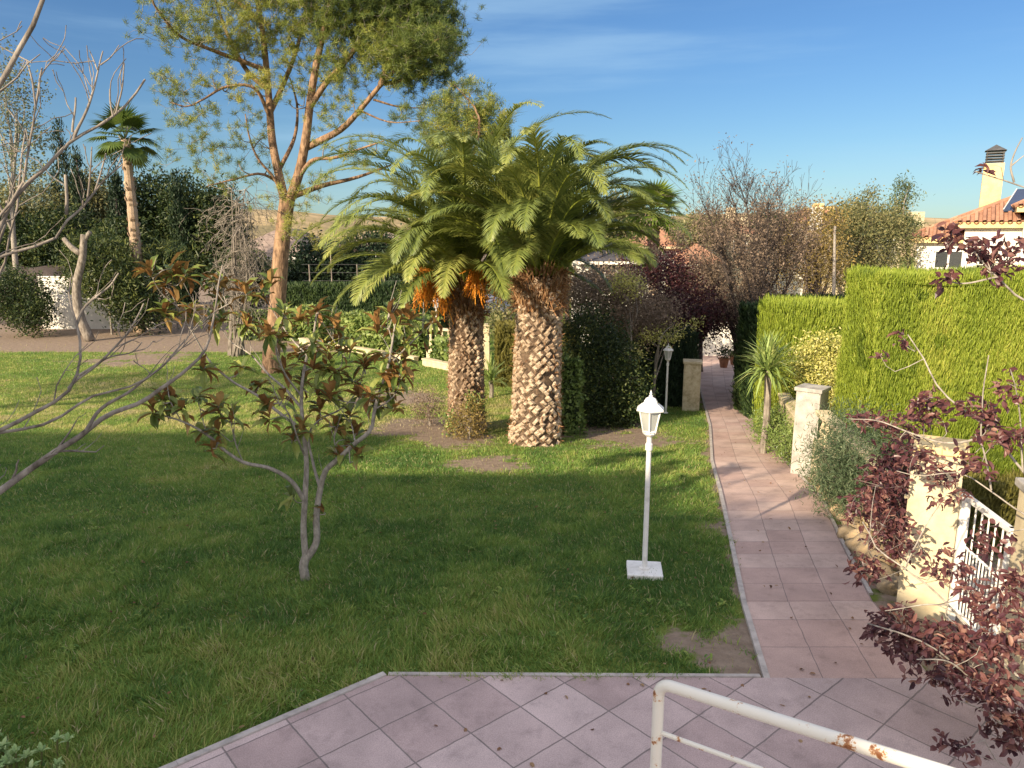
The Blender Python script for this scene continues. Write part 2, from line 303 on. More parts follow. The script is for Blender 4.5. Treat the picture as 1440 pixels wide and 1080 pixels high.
def railmat():
    m,t,o=newmat('rusty_white_paint'); n=t.nodes;l=t.links
    tc=n.new('ShaderNodeTexCoord'); x=n.new('ShaderNodeTexNoise'); x.inputs['Scale'].default_value=13; x.inputs['Detail'].default_value=9; x.inputs['Roughness'].default_value=.72; l.new(tc.outputs['Object'],x.inputs['Vector'])
    c=n.new('ShaderNodeValToRGB'); e=c.color_ramp.elements; e[0].position=.0; e[0].color=(.8,.77,.7,1); e[1].position=.585; e[1].color=(.76,.72,.62,1)
    for p_,q in ((.61,(.55,.3,.14)),(.65,(.25,.09,.03))): k=e.new(p_); k.color=(*q,1)
    l.new(x.outputs['Fac'],c.inputs[0]); p=n.new('ShaderNodeBsdfPrincipled'); p.inputs['Roughness'].default_value=.4; l.new(c.outputs[0],p.inputs['Base Color'])
    bp=n.new('ShaderNodeBump'); bp.inputs['Strength'].default_value=.3; bp.inputs['Distance'].default_value=.002; l.new(x.outputs['Fac'],bp.inputs['Height']); l.new(bp.outputs[0],p.inputs['Normal'])
    l.new(p.outputs[0],o.inputs[0]); return m
MT['rail']=railmat()
def groundmat():
    m,t,o=newmat('lawn_soil'); n=t.nodes;l=t.links
    g=n.new('ShaderNodeNewGeometry'); x=n.new('ShaderNodeTexNoise'); x.inputs['Scale'].default_value=1.1; x.inputs['Detail'].default_value=9; x.inputs['Roughness'].default_value=.7; l.new(g.outputs['Position'],x.inputs['Vector'])
    green=ramp(t,[(.05,.06,.02),(.08,.12,.025),(.13,.17,.035),(.19,.2,.06),(.24,.2,.12)],x.outputs['Fac'])
    y=n.new('ShaderNodeTexNoise'); y.inputs['Scale'].default_value=9; y.inputs['Detail'].default_value=9; l.new(g.outputs['Position'],y.inputs['Vector'])
    soil=ramp(t,[(.13,.095,.07),(.24,.185,.14),(.36,.29,.22)],y.outputs['Fac'])
    a=n.new('ShaderNodeAttribute'); a.attribute_name='rnd'; ad=n.new('ShaderNodeMath'); ad.operation='ADD'; l.new(a.outputs['Fac'],ad.inputs[0])
    y2=n.new('ShaderNodeMath'); y2.operation='MULTIPLY_ADD'; y2.inputs[1].default_value=1.2; y2.inputs[2].default_value=-.6; l.new(y.outputs['Fac'],y2.inputs[0]); l.new(y2.outputs[0],ad.inputs[1])
    r=n.new('ShaderNodeMapRange'); r.inputs[1].default_value=.35; r.inputs[2].default_value=.6; l.new(ad.outputs[0],r.inputs[0])
    mx=n.new('ShaderNodeMixRGB'); l.new(r.outputs[0],mx.inputs[0]); l.new(green,mx.inputs[1]); l.new(soil,mx.inputs[2])
    p=n.new('ShaderNodeBsdfPrincipled'); p.inputs['Roughness'].default_value=.95; p.inputs['Specular IOR Level'].default_value=.1; l.new(mx.outputs[0],p.inputs['Base Color'])
    z=n.new('ShaderNodeTexNoise'); z.inputs['Scale'].default_value=30; z.inputs['Detail'].default_value=6; l.new(g.outputs['Position'],z.inputs['Vector'])
    bp=n.new('ShaderNodeBump'); bp.inputs['Strength'].default_value=.8; bp.inputs['Distance'].default_value=.03; l.new(z.outputs['Fac'],bp.inputs['Height']); l.new(bp.outputs[0],p.inputs['Normal'])
    l.new(p.outputs[0],o.inputs[0]); return m
# ---------------------------------------------------------------- ground, terrace, path
PL=np.array([(1.76,4.58),(1.94,5.7),(2.32,7.37),(2.79,9.47),(3.16,11.25),(4.03,14.64),(4.55,17.0),(5.3,20.5),(6.4,25.),(7.6,30.)])
PR=np.array([(2.86,4.58),(2.99,5.7),(3.36,7.1),(3.95,9.1),(4.22,10.9),(4.95,14.64),(5.45,17.0),(6.35,20.5),(7.6,25.),(9.2,30.)])
def pathx(y): return np.interp(y,PL[:,1],PL[:,0]),np.interp(y,PR[:,1],PR[:,0])
TER=np.array([(-3.98,2.0),(-1.90,3.74),(-.86,4.63),(6.5,4.56),(6.5,-3.9),(-8,-3.9),(-8,2.)])
dirt_spots=[(gp(1050,945),.17),(gp(1052,895),.12),(gp(955,900),.12),(gp(1010,925),.15),(gp(1030,745),.25),(gp(600,600),1.0),(gp(690,650),.45),(gp(200,505),1.2),(gp(560,560),.8),(gp(640,615),.7),(gp(830,600),.9),(gp(1010,640),.2),(gp(880,615),.8)]
def dirtiness(x,y):
    d=np.zeros_like(x)
    for c,r in dirt_spots: d=np.maximum(d,np.exp(-((x-c[0])**2+(y-c[1])**2)/(2*r*r)))
    strip=ss(26.6,27.8,y)*(1-ss(-7,-5,x)); d=np.maximum(d,strip*1.3)
    lx,rx=pathx(y); inp=(y>4.5)&(y<31); e=np.where(inp,np.exp(-((x-lx)/.10)**2)*.75,0); d=np.maximum(d,e)
    d=np.maximum(d,np.where(inp&(x>rx),.85,0)*(1-ss(0,60,y)))
    p=np.stack([x,y,0*x],-1); d=d*(.25+.95*vn(p,3.1)+.75*vn(p,11))+.3*(vn(p,1.3)-.5)+.3*(vn(p,5)-.5)
    return np.clip(d,0,1.5)
xs=np.unique(np.r_[np.linspace(-14,8,111),np.linspace(-60,-14,24),np.linspace(8,60,24),[-1500,-700,-300,-120,120,300,700,1500]])
ys=np.unique(np.r_[np.linspace(2,17,91),np.linspace(17,31,57),np.linspace(31,68,24),[-300,-60,-20,-8,-3,0,5.7,27,45,48,90,150,300,700,1500]])
X,Y=np.meshgrid(xs,ys); nx,ny=len(xs),len(ys)
g=Geo(); i=np.arange(ny-1)[:,None]*nx+np.arange(nx-1)[None]
Z=gz(X,Y)
g.add(np.stack([X,Y,Z],-1).reshape(-1,3),np.stack([i,i+1,i+nx+1,i+nx],-1).reshape(-1,4),np.clip(dirtiness(X,Y),0,1).ravel())
tag(g.build('lawn',groundmat(),smooth=True,origin=(0,0,0)),kind='structure')
def slab(name,poly,z,t,mat,kind='structure'):
    g=Geo(); n=len(poly); a=[(p[0],p[1],z) for p in poly]; b=[(p[0],p[1],z-t) for p in poly]
    g.add(a+b,[np.array([list(range(n))]),np.array([(i,i+n,(i+1)%n+n,(i+1)%n) for i in range(n)])])
    o=g.build(name,mat,origin=(0,0,0)); return tag(o,kind=kind)
pink=[(.40,.30,.285),(.53,.42,.40)]
slab('terrace',TER[::-1],.035,.2,tilemat('terrace_tile',pink,.398,math.atan2(.65,.76),(-.81,4.08)))
def strip(name,A,B,z0,h,mat,side=None,kind='structure'):  # raised strip between two polylines that follows the ground
    g=Geo(); n=len(A); za=gz(A[:,0],A[:,1])+z0; zb=gz(B[:,0],B[:,1])+z0
    v=[(*A[i],za[i]+h) for i in range(n)]+[(*B[i],zb[i]+h) for i in range(n)]+[(*A[i],za[i]-.1) for i in range(n)]+[(*B[i],zb[i]-.1) for i in range(n)]
    f=[(i,n+i,n+i+1,i+1) for i in range(n-1)]+[(i,i+1,2*n+i+1,2*n+i) for i in range(n-1)]+[(n+i,3*n+i,3*n+i+1,n+i+1) for i in range(n-1)]
    f+=[(0,2*n,3*n,n),(n-1,2*n-1,4*n-1,3*n-1)]
    g.add(v,np.array(f)); o=g.build(name,mat,origin=(0,0,0)); 
    at_=o.data.attributes.new('tuv','FLOAT_VECTOR','POINT'); d=np.r_[0,np.cumsum(np.linalg.norm(np.diff((A+B)/2,axis=0),axis=1))]; wd=1.05
    uv=[(0,d[i],0) for i in range(n)]+[(wd,d[i],0) for i in range(n)]; uv=uv+uv; at_.data.foreach_set('vector',np.array(uv,np.float32).ravel())
    return tag(o,kind=kind)
def dens(P,y0,y1,n):
    q=np.unique(np.r_[np.linspace(y0,y1,n),[v for v in (5.7,17.,27.) if y0<v<y1]]); return np.stack([np.interp(q,P[:,1],P[:,0]),q],-1)
tm=tilemat('path_tile',[(.46,.32,.28),(.57,.43,.375)],.35,0,(.0,.05),True,.40,joint=(.25,.19,.18),mort=.004)
strip('footpath',dens(PL,4.565,5.69,6),dens(PR,4.565,5.69,6),.0,.028,tm)
strip('footpath',dens(PL,5.70,30,80),dens(PR,5.70,30,80),.0,.015,tm)
A=dens(PL,4.57,30,80); strip('kerb',A-[.045,0],A-[.002,0],0,.034,MT['kerb'])
A=dens(PR,5.9,30,70); strip('kerb',A+[.004,0],A+[.04,0],0,.02,MT['kerb'])
def ribbon(p,wd,z,mat,name='kerb'):
    p=np.array(p,float); g=Geo()
    for a,b in zip(p[:-1],p[1:]):
        t=nrm(b-a); nn=np.array([-t[1],t[0]])*wd; box_v=[(*(a),0),(*(b),0),(*(b+nn),0),(*(a+nn),0)]
        v=[(q[0],q[1],z-.12) for q in box_v]+[(q[0],q[1],z) for q in box_v]
        g.add(v,np.array([(3,2,1,0),(4,5,6,7),(0,1,5,4),(1,2,6,5),(2,3,7,6),(3,0,4,7)]))
    return tag(g.build(name,mat,origin=(0,0,0)),kind='structure')
ribbon([(-3.98,2.0),(-1.90,3.74)],.045,.045,MT['kerb']); ribbon([(-1.9,3.743),(-.862,4.632)],.045,.045,MT['kerb'])
ribbon([(-.85,4.634),(1.7,4.61)],.032,.042,MT['kerb'])
# grass
def in_lawn(x,y):
    lx,rx=pathx(y); ok=~((y>4.4)&(y<31)&(x>lx-.03+.05*_H.ravel()[(np.abs(x*7919+y*104729)*100).astype(np.int64)%262144]))
    ok&=~((y<4.60)&(x>-.84)); a,b=np.array([-3.98,2.0]),np.array([-.86,4.66]); ok&=~(((b[0]-a[0])*(y-a[1])-(b[1]-a[1])*(x-a[0]))<.09)|(x>-.84)
    return ok
def grass(y0,y1,dn,hgt,wd,T,xmax=None):
    area=[]
    g=Geo(); xm0=-.74*y1-2.5; xm1=min(.74*y1+1,6.5); n=int((xm1-xm0)*(y1-y0)*dn)
    x=rng.uniform(xm0,xm1,n); y=rng.uniform(y0,y1,n); k=(np.abs(x)<.74*y+1.6)&in_lawn(x,y); x=x[k];y=y[k]
    d=dirtiness(x,y); k=rng.random(len(x))>np.clip((d-.12)*1.8,0,.985); x=x[k];y=y[k];d=d[k]; n=len(x)
    p=np.stack([x,y,gz(x,y)-.004],-1); c=vn(p,2.2); c2=vn(p+7,.45); clump=vn(p+3,9)
    U=rng.normal(size=(n,3))*.45; U[:,2]=1; U[:,:2]+=(np.stack([vn(p+11,3),vn(p+19,3)],-1)-.5)*1.2
    Hh=hgt*(.4+.8*rng.random(n))*(.35+1.3*clump)*(.8+.4*c2)
    dry=np.clip(.0+.42*rng.random(n)**1.8+.5*(c-.42)+.45*(c2-.45)+.3*(clump-.5)+.5*np.clip(d,0,1),0,1); dry=np.clip(dry+.34*ss(12.5,15,y)*(1-ss(.5,3,x))*(1-ss(20,25,y))*(.4+c),0,1); dry=np.where(rng.random(n)<.05,.95,dry)  # real dry tone, plus a yellower band painted in as sunlight across mid-lawn
    leaves(g,T,p,U,rng.normal(size=(n,3))*[1,1,.1],Hh,wd*(.7+.6*rng.random(n)),dry)
    return g
G1=grass(2.0,8.2,6000,.072,.0065,T_GRASS); 
for (a,b,dn,h,wd,T) in ((8.2,12,2600,.062,.008,T_GRASS),(12,18,1500,.06,.011,T_TRI),(18,30,650,.06,.018,T_TRI)):
    q=grass(a,b,dn,h,wd,T)
    for (v,r) in zip(q.v,q.r):
        off=G1.n; G1.v.append(v); G1.r.append(r)
        for f,m in q.f: G1.f.append((f+off,m))
        G1.n+=len(v)
tag(G1.build('grass',MT['grass'],origin=(0,0,0)),label='short green lawn grass with dry patches and a painted sunlit yellow band',cat='grass',kind='stuff')
g=Geo(); n=240; x=rng.uniform(-7,3,n); y=3.4+9*rng.random(n)**1.5; k=(np.abs(x)<.72*y+.4)&in_lawn(x,y); x=x[k]; y=y[k]
for a_,b_ in zip(x,y):
    m_=rng.integers(6,13); az=rng.uniform(0,6.28,m_); U=np.stack([np.cos(az),np.sin(az),rng.uniform(.2,.9,m_)],-1); sz=rng.uniform(.6,1.5)
    leaves(g,T_LEAF,np.array([a_,b_,float(gz(a_,b_))+.015])+rng.normal(size=(m_,3))*[.02,.02,.005],U,np.array([0,0,1])-U*.2,sz*rng.uniform(.03,.05,m_),sz*rng.uniform(.013,.022,m_),rng.random(m_)*.6)
tag(g.build('weeds',MT['grass'],origin=(0,0,0)),label='small broad leaved weeds growing through the lawn',cat='weeds',kind='stuff')
# fallen leaves
g=Geo(); n=420; x=rng.uniform(-6,4.2,n); y=rng.uniform(3.2,13,n); k=np.abs(x)<.75*y; x=x[k];y=y[k]; n=len(x)
zz=gz(x,y)+np.where(in_lawn(x,y),.03,.04)
leaves(g,T_LEAF,np.stack([x,y,zz],-1),rng.normal(size=(n,3))*[1,1,.12],rng.normal(size=(n,3))*.25+[0,0,1],rng.uniform(.02,.05,n),rng.uniform(.015,.03,n),rng.random(n))
tag(g.build('leaf_litter',MT['litter'],origin=(0,0,0)),label='small brown fallen leaves scattered over lawn and paving',cat='leaf litter',kind='stuff')
# ---------------------------------------------------------------- foliage builders
def clumps(ells,n,shell=.5):
    vol=np.array([e[1][0]*e[1][1]*e[1][2] for e in ells])**.8; idx=rng.choice(len(ells),n,p=vol/vol.sum())
    c=np.array([e[0] for e in ells],float)[idx]; r=np.array([e[1] for e in ells],float)[idx]
    d=rdir(n); rad=rng.random(n)**(1/3); rad=np.where(rng.random(n)<shell,.8+.25*rng.random(n),rad); return c+d*r*rad[:,None]
def leafcloud(g,C,rc,per,L,Wd,T=T_QUAD,up=.2,m=0,jit=.35,sph=None,tone=None):
    n=len(C)*per; c=np.repeat(C,per,0); off=rng.normal(size=(n,3))*.5*np.repeat(np.broadcast_to(rc,(len(C),)),per)[:,None]
    P=c+off; rn=np.repeat(np.clip(rng.normal(.42 if tone is None else tone,.2,len(C)),0,1),per)+rng.normal(0,.16,n)
    leaves(g,T,P,rdir(n,up),rdir(n,.5),L*rng.uniform(1-jit,1+jit,n),Wd*rng.uniform(1-jit,1+jit,n),np.clip(rn,0,1),m)
def connect(g,skel,skr,C,r0=.012,k=3,m=0,sag=.0,frac=1.,bow=.12):
    S=np.concatenate(skel); Sr=np.concatenate(skr); C=C[:int(len(C)*frac)]; n0=len(S); cap=n0+4*len(C)
    B=np.zeros((cap,3)); B[:n0]=S; Br=np.zeros(cap); Br[:n0]=Sr; n=n0
    near=np.array([np.min(np.sum((S[::3]-c)**2,1)) for c in C]) if len(C) else np.zeros(0)
    for c in C[np.argsort(near)]:
        dd=np.linalg.norm(B[:n]-c,axis=1)+np.maximum(B[:n,2]-c[2],0)*.6+Br[:n]*1.5; o_=np.argsort(dd)[:3]; j=int(rng.choice(o_)); a=B[j]; Ld=np.linalg.norm(c-a)
        mid=(a+c)/2+rng.normal(size=3)*bow*Ld+[0,0,-sag*Ld]; q=smooth_line([a,mid,c],5); ra=min(Br[j]*.75,r0)
        tube(g,q,np.linspace(ra,max(ra*.5,r0*.25),5),k,m,rng.random()); B[n:n+4]=q[1:]; Br[n:n+4]=np.linspace(ra,max(ra*.5,r0*.25),5)[1:]; n+=4
def trunk_to(g,base,top,r0,r1,ells,nl,k=8,m=0,bow=.15):
    base=np.array(base,float); top=np.array(top,float); mid=(base+top)/2+rng.normal(size=3)*[.06,.06,0]*np.linalg.norm(top-base)
    tl=smooth_line([base-[0,0,.1],base+(mid-base)*.4,mid,top],10); tr=np.linspace(r0,r1,10); tr[0]*=1.5; tr[1]*=1.1; tube(g,tl,tr,k,m)
    sk=[tl[4:]];sr=[tr[4:]]
    E=clumps(ells,nl,.1)
    for e in E:
        j=rng.integers(4,10); a=tl[j]; b=a+(e-a)*.5+[0,0,.12*np.linalg.norm(e-a)]+rng.normal(size=3)*bow*.6*np.linalg.norm(e-a)
        q=smooth_line([a,b,e],8); rr=np.linspace(tr[j]*.6,tr[j]*.12+.003,8); tube(g,q,rr,5,m); sk.append(q); sr.append(rr)
    return sk,sr
def tree(name,label,cat,base,ells,mat,bark,tr=(.15,.06),nl=10,ncl=150,rc=.4,per=40,L=.12,Wd=.06,T=T_QUAD,up=.2,shell=.5,group=None,top=None,twig=.012,frac=.6,tones=None,partname='crown'):
    base=np.array(base,float); t=thing(name,label,cat,base,group)
    c0=np.mean([e[0] for e in ells],0) if top is None else np.array(top,float)
    g=Geo(); sk,sr=trunk_to(g,base,c0,tr[0],tr[1],ells,nl); C=clumps(ells,ncl,shell); connect(g,sk,sr,C,twig,frac=frac)
    g.build('trunk',bark,t,smooth=True)
    g=Geo(); leafcloud(g,C,rc,per,L,Wd,T,up,tone=tones); g.build(partname,mat,t); return t
def E(px,py,y,rx,rz,ry=None):   # ellipsoid given by where its centre and half sizes show, with a depth of its own
    c=at(px,py,y); s=y/F; return (tuple(c),(rx*s,ry if ry else rx*s*.9,rz*s))
def grow(g,p,d,L,r,lvl,lines,nseg=5,wob=.18,up=.15,kids=(3,5),ang=.7,shrink=.62,k=4,rmin=.0025,m=0,tips=None):
    pts=[np.array(p,float)]; d=nrm(np.array(d,float)); rr=[r]
    for i in range(nseg):
        d=nrm(d+rng.normal(size=3)*wob+[0,0,up*.3]); pts.append(pts[-1]+d*L/nseg); rr.append(r*(1-.6*(i+1)/nseg))
    tube(g,pts,np.maximum(rr,rmin),k if lvl>0 else 3,m,rng.random()); lines.append((np.array(pts),np.array(rr)))
    if tips is not None and lvl<=0: tips.append(pts[-1]); tips.append(pts[len(pts)//2])
    if lvl<=0:return
    for _ in range(rng.integers(kids[0],kids[1]+1)):
        j=rng.integers(1,nseg+1); t=nrm(pts[j]-pts[j-1]); nd=nrm(t+rng.normal(size=3)*ang*.6+[0,0,up]); grow(g,pts[j],nd,L*shrink*rng.uniform(.7,1.15),rr[j]*.65,lvl-1,lines,max(3,nseg-1),wob,up,kids,ang,shrink,k,rmin,m,tips)
# hedges
def hedge(name,label,A,B,th,z1,mat,dn=700,L=.13,Wd=.028,z0=None,T=T_BLADE,upn=1.0,outn=.35,cat='hedge',group=None,rough=.05,tone=(.45,.2),inner=None,sink=.0):
    A=np.array(A,float);B=np.array(B,float); ax=nrm(B-A); nn=np.array([ax[1],-ax[0]]); Ln=np.linalg.norm(B-A)
    zb=float(min(gz(*A),gz(*B)))-.05 if z0 is None else z0
    g=Geo(); ns=max(2,int(Ln/.3)); nh=max(2,int((z1-zb)/.3))
    P=[];Fc=[]
    def sheet(o,u,v,nu,nv,nrmv):
        q=np.array([[np.array(o)+np.array(u)*i/nu+np.array(v)*j/nv for i in range(nu+1)] for j in range(nv+1)]); q=q-np.array(nrmv)*(.07+.07*vn(q,2.))[...,None]
        i_=np.arange(nv)[:,None]*(nu+1)+np.arange(nu)[None]; g.add(q.reshape(-1,3),np.stack([i_,i_+1,i_+nu+2,i_+nu+1],-1).reshape(-1,4),.25)
    h=z1-zb; a3=np.array([*A,zb]); u=np.array([*(B-A),0]); t3=np.array([*(-nn*th),0]); up=np.array([0,0,h])
    faces=[(a3,u,up,ns,nh,(*nn,0)),(a3+t3,u,up,ns,nh,(*-nn,0)),(a3,t3,up,2,nh,(*-ax,0)),(a3+u,t3,up,2,nh,(*ax,0)),(a3+up,u,t3,ns,2,(0,0,1))]
    for f in faces: sheet(*f)
    g2=Geo()
    for o,uu,vv,_,_,nv in faces:
        ar=np.linalg.norm(np.cross(uu,vv)); n=int(ar*dn); s=rng.random(n);t_=rng.random(n); p=o+uu*s[:,None]+vv*t_[:,None]; nv=np.array(nv,float)
        p=p+nv*((vn(p,1.1)-.5)*rough*2+rng.normal(0,rough*.35,n)-.02)[:,None]
        U=nv*outn+np.array([0,0,upn])+rng.normal(size=(n,3))*(.28 if L>.1 or Wd>.03 else .22); Nn=nv+rng.normal(size=(n,3))*.5
        leaves(g2,T,p,U,Nn,L*rng.uniform(.5,1.4,n),Wd*rng.uniform(.6,1.4,n),np.clip(rng.normal(tone[0],tone[1],n)+.5*(vn(p*[1,1,.3],2.)-.5)+.55*(vn(p+5,.8)-.5)-.5*(vn(p+9,3.3)>.80),0,1))
    t=thing(name,label,cat,(*((A+B)/2),zb),group); g.build('hedge_core',inner or mat,t); g2.build('foliage',mat,t); return t
# ---------------------------------------------------------------- date palms
def frond(g,gr,base,az,e0,L,bend,leafL,tone,rach=.022,dens_=95):
    bend=max(bend+e0,R(48))
    n=24; t=np.linspace(0,1,n); el=e0-bend*t**1.8; a=az+rng.normal(0,.12)*t; dr=np.stack([np.cos(el)*np.cos(a),np.cos(el)*np.sin(a),np.sin(el)],-1)
    p=base+np.concatenate([[np.zeros(3)],np.cumsum((dr[1:]+dr[:-1])/2*L/(n-1),0)])
    tube(gr,p,np.linspace(rach,.004,n),4,0,np.clip(tone+.35,0,1))
    s=np.linspace(.13,.995,dens_); P=np.stack([np.interp(s,t,p[:,i]) for i in range(3)],-1); T=nrm(np.stack([np.interp(s,t,dr[:,i]) for i in range(3)],-1))
    S=np.array([-math.sin(az),math.cos(az),0.]); S=nrm(S+rng.normal(size=3)*.15); Nn=nrm(np.cross(T,S)*np.sign(np.cross(T,S)[:,2:3].mean()+1e-6))
    prof=np.clip(np.sin(np.pi*np.clip(s*.93+.07,0,1))**.55,.15,1)*np.where(s<.22,.55,1)
    for sgn in (-1,1):
        f=.75+.75*s; U=sgn*S+T*f[:,None]+Nn*(.28+.18*rng.random((dens_,1)))+rng.normal(size=(dens_,3))*.13
        leaves(g,T_DROOP,P,U,Nn,leafL*prof*rng.uniform(.85,1.1,dens_),.018*rng.uniform(.8,1.3,dens_),np.clip(tone+rng.normal(0,.1,dens_)+.15*(s-.5),0,1))
def date_palm(label,base,heart,rad,nf,L,fruits,tilt_az,e_lo,seed,tone0=.5):
    global rng
    rng=np.random.default_rng(seed); base=np.array(base);heart=np.array(heart); t=thing('date_palm',label,'palm tree',base)
    H=heart[2]-base[2]; g=Geo()
    def ctr(u): return base+(heart-base)*u
    def rr(u): return rad*(1.08-.17*u+.10*np.exp(-u*9)+.05*np.exp(-((u-.88)/.1)**2))
    us=np.linspace(-.04,1,16); 
    k=20; an=np.arange(k)*2*math.pi/k; v=np.array([[ctr(u)+[rr(u)*.9*math.cos(a),rr(u)*.9*math.sin(a),0] for a in an] for u in us]).reshape(-1,3)
    i=np.arange(15)[:,None]*k;j=np.arange(k)[None];g.add(v,np.stack([i+j,i+(j+1)%k,i+k+(j+1)%k,i+k+j],-1).reshape(-1,4),.0,1)
    rows=int(H/.075); nc=15
    for q in range(rows):
        u=(q+.5)/rows
        for c in range(nc):
            if rng.random()<.07: continue
            u=(q+.5+rng.normal(0,.22))/rows; a=2*math.pi*(c+.5*(q%2)+rng.normal(0,.17))/nc; da=math.pi/nc*rng.uniform(.75,.95); hh=.064*rng.uniform(.8,1.2); z=ctr(u); R_=rr(u); tw=rng.normal(0,.35)
            def pt(aa,dz,dr): return z+[math.cos(aa+dz*tw)*(R_+dr),math.sin(aa+dz*tw)*(R_+dr),dz+(aa-a)*tw*.25]
            o_=rng.uniform(.006,.038)*(1.0 if u>.25 else .7); 
            vv=[pt(a-da,0,-.03),pt(a,-hh,-.03),pt(a+da,0,-.03),pt(a,hh,-.035),pt(a-da*.5,.01,o_*.8),pt(a,-hh*.3,o_),pt(a+da*.5,.01,o_*.8),pt(a,hh*.55,o_*.75)]
            tone=np.clip(tone0+rng.normal(0,.12)+.9*(float(vn(np.array([math.cos(a)*1.3,math.sin(a)*1.3,u*3+seed]),1.4))-.5)-.2*(u>.85),0,1)
            g.add(vv,np.array([(0,1,5,4),(1,2,6,5),(2,3,7,6),(3,0,4,7),(4,5,6,7)]),tone)
    g.build('trunk',[MT['palmscale'],MT['palmcore']],t)
    g=Geo(); n=1500; u=rng.uniform(.8,1.05,n); a=rng.uniform(0,6.28,n); Rr=rad*.93
    P=np.array([ctr(q) for q in u])+np.stack([np.cos(a)*Rr,np.sin(a)*Rr,0*a],-1); U=np.stack([np.cos(a)*.5,np.sin(a)*.5,rng.normal(.7,.8,n)],-1)
    leaves(g,T_BLADE,P,U,rng.normal(size=(n,3)),rng.uniform(.1,.3,n),rng.uniform(.01,.03,n),rng.random(n)); n=900; u=rng.uniform(.0,.95,n); a=rng.uniform(0,6.28,n); P=np.array([ctr(q)+[math.cos(b)*rr(q),math.sin(b)*rr(q),0] for q,b in zip(u,a)]); leaves(g,T_BLADE,P,np.stack([np.cos(a)*.5,np.sin(a)*.5,rng.normal(0,.8,n)],-1),rng.normal(size=(n,3)),rng.uniform(.04,.12,n),rng.uniform(.008,.02,n),rng.random(n)*.7); g.build('fibre_collar',MT['fibre'],t)
    g=Geo(); gr=Geo(); ga=2.39996
    for f in range(nf):
        q=f/nf; e=R(84)-(R(84)-e_lo)*q**1.05+rng.normal(0,.07); az=f*ga+rng.normal(0,.15); b=heart+np.array([math.cos(az),math.sin(az),0])*rad*.55*q+[0,0,.12*(1-q)]
        frond(g,gr,b,az,e,L*rng.uniform(.86,1.06)*(1.19-.50*q),R(42)+R(38)*rng.random()-.25*e,.44,np.clip(rng.normal(.36+.12*(rng.random()<.2),.13),0,1),dens_=125)
    c=g.build('crown',MT['cedar'],t); gr.build('frond_rib',MT['lime'],c)
    for (az,L_,dz) in fruits:
        g=Geo(); b=heart+np.array([math.cos(az)*rad*.5,math.sin(az)*rad*.5,.0]); d=np.array([math.cos(az),math.sin(az),0])
        st=smooth_line([b,b+d*.35+[0,0,.38],b+d*.62+[0,0,.25+dz]],8); tube(g,st,.018,5,0,.4)
        for s in range(95):
            e=st[-1]+rng.normal(size=3)*[.05,.05,.05]; f=e+d*rng.uniform(0,.12)+rng.normal(size=3)*.10+[0,0,-rng.uniform(.18,.5)]; m=(e+f)/2+rng.normal(size=3)*.03+d*.05
            tube(g,[e,m,f],.005,3,0,rng.random())
            k_=rng.random(5)[:,None]; leaves(g,T_QUAD,m+(f-m)*k_,rdir(5),rdir(5),.03,.022,rng.random(5))
        g.build('fruit_cluster',MT['fruit'],t)
    return t
b1=(.41,12.93,float(gz(.41,12.93))); h1=at(760,388,13.0)
date_palm('thick trunked date palm with light tan scaly trunk and no fruit, beside the ivy column',b1,h1,.41,74,3.12,[],0,R(34),11,.72)
b2=(-.90,14.2,float(gz(-.9,14.2))); h2=at(656,404,14.2)
date_palm('date palm with slimmer greyish trunk and orange fruit clusters under its crown',b2,h2,.325,84,3.9,[(R(215),0,-.05),(R(195),0,.1),(R(240),0,-.1),(R(285),0,.1),(R(320),0,.05),(R(180),0,-.05)],0,R(20),12,.5)
rng=np.random.default_rng(99)
# fan palms
def fan_palm(label,base,heart,r0,r1,nf,fr,mat,barkm,seed,pet=.9,fibre=0):
    global rng
    rng=np.random.default_rng(seed); base=np.array(base,float); heart=np.array(heart,float); t=thing('fan_palm',label,'palm tree',base); g=Geo()
    L=[base-[0,0,.1],base+[0,0,.3],(base*.6+heart*.4)+[.08,0,0],heart]; ln=smooth_line(L,40); rad=np.linspace(r0,r1,40)*(1+.06*np.sin(np.arange(40)*2.1)); tube(g,ln,rad,12,0)
    for q in range(120):
        j=rng.integers(0,40); a=rng.uniform(0,6.28); R_=rad[j]; p=ln[j]+[math.cos(a)*R_,math.sin(a)*R_,0]
        leaves(g,T_BLADE,[p],[[math.cos(a)*.35,math.sin(a)*.35,1]],[[math.cos(a),math.sin(a),0]],r0*.8,r0*.6,rng.random())
    g.build('trunk',barkm,t); g=Geo(); gr=Geo()
    for f in range(nf):
        q=f/nf; az=f*2.39996; e=R(80)-R(118)*q; d=np.array([math.cos(az)*math.cos(e),math.sin(az)*math.cos(e),math.sin(e)])
        p=smooth_line([heart,heart+d*pet*.6,heart+d*pet+[0,0,-.12*pet]],5); tube(gr,p,.018,4,0,.5); T=nrm(p[-1]-p[-2]); S=nrm(np.cross(T,[0,0,1.01])); Nn=np.cross(S,T)
        m=26; an=np.linspace(-R(112),R(112),m); U=T*np.cos(an)[:,None]+S*np.sin(an)[:,None]+Nn*.12
        leaves(g,T_DROOP,np.tile(p[-1],(m,1)),U,Nn,fr*(.75+.25*np.cos(an))*rng.uniform(.9,1.1,m),fr*.13,np.clip(rng.normal(.4,.12,m)+rng.normal(0,.15)+.3*(q>.85),0,1))
    c=g.build('crown',mat,t); gr.build('leaf_stalk',mat,c); return t
fp=at(193,425,33); fp[2]=gz(fp[0],33)
fan_palm('tall slim fan palm with dark crown standing among the cypresses',fp,at(176,196,33),.27,.17,20,.85,MT['fan'],MT['palmscale'],5,pet=.85)
fp=at(918,420,31); fp[2]=gz(fp[0],31)
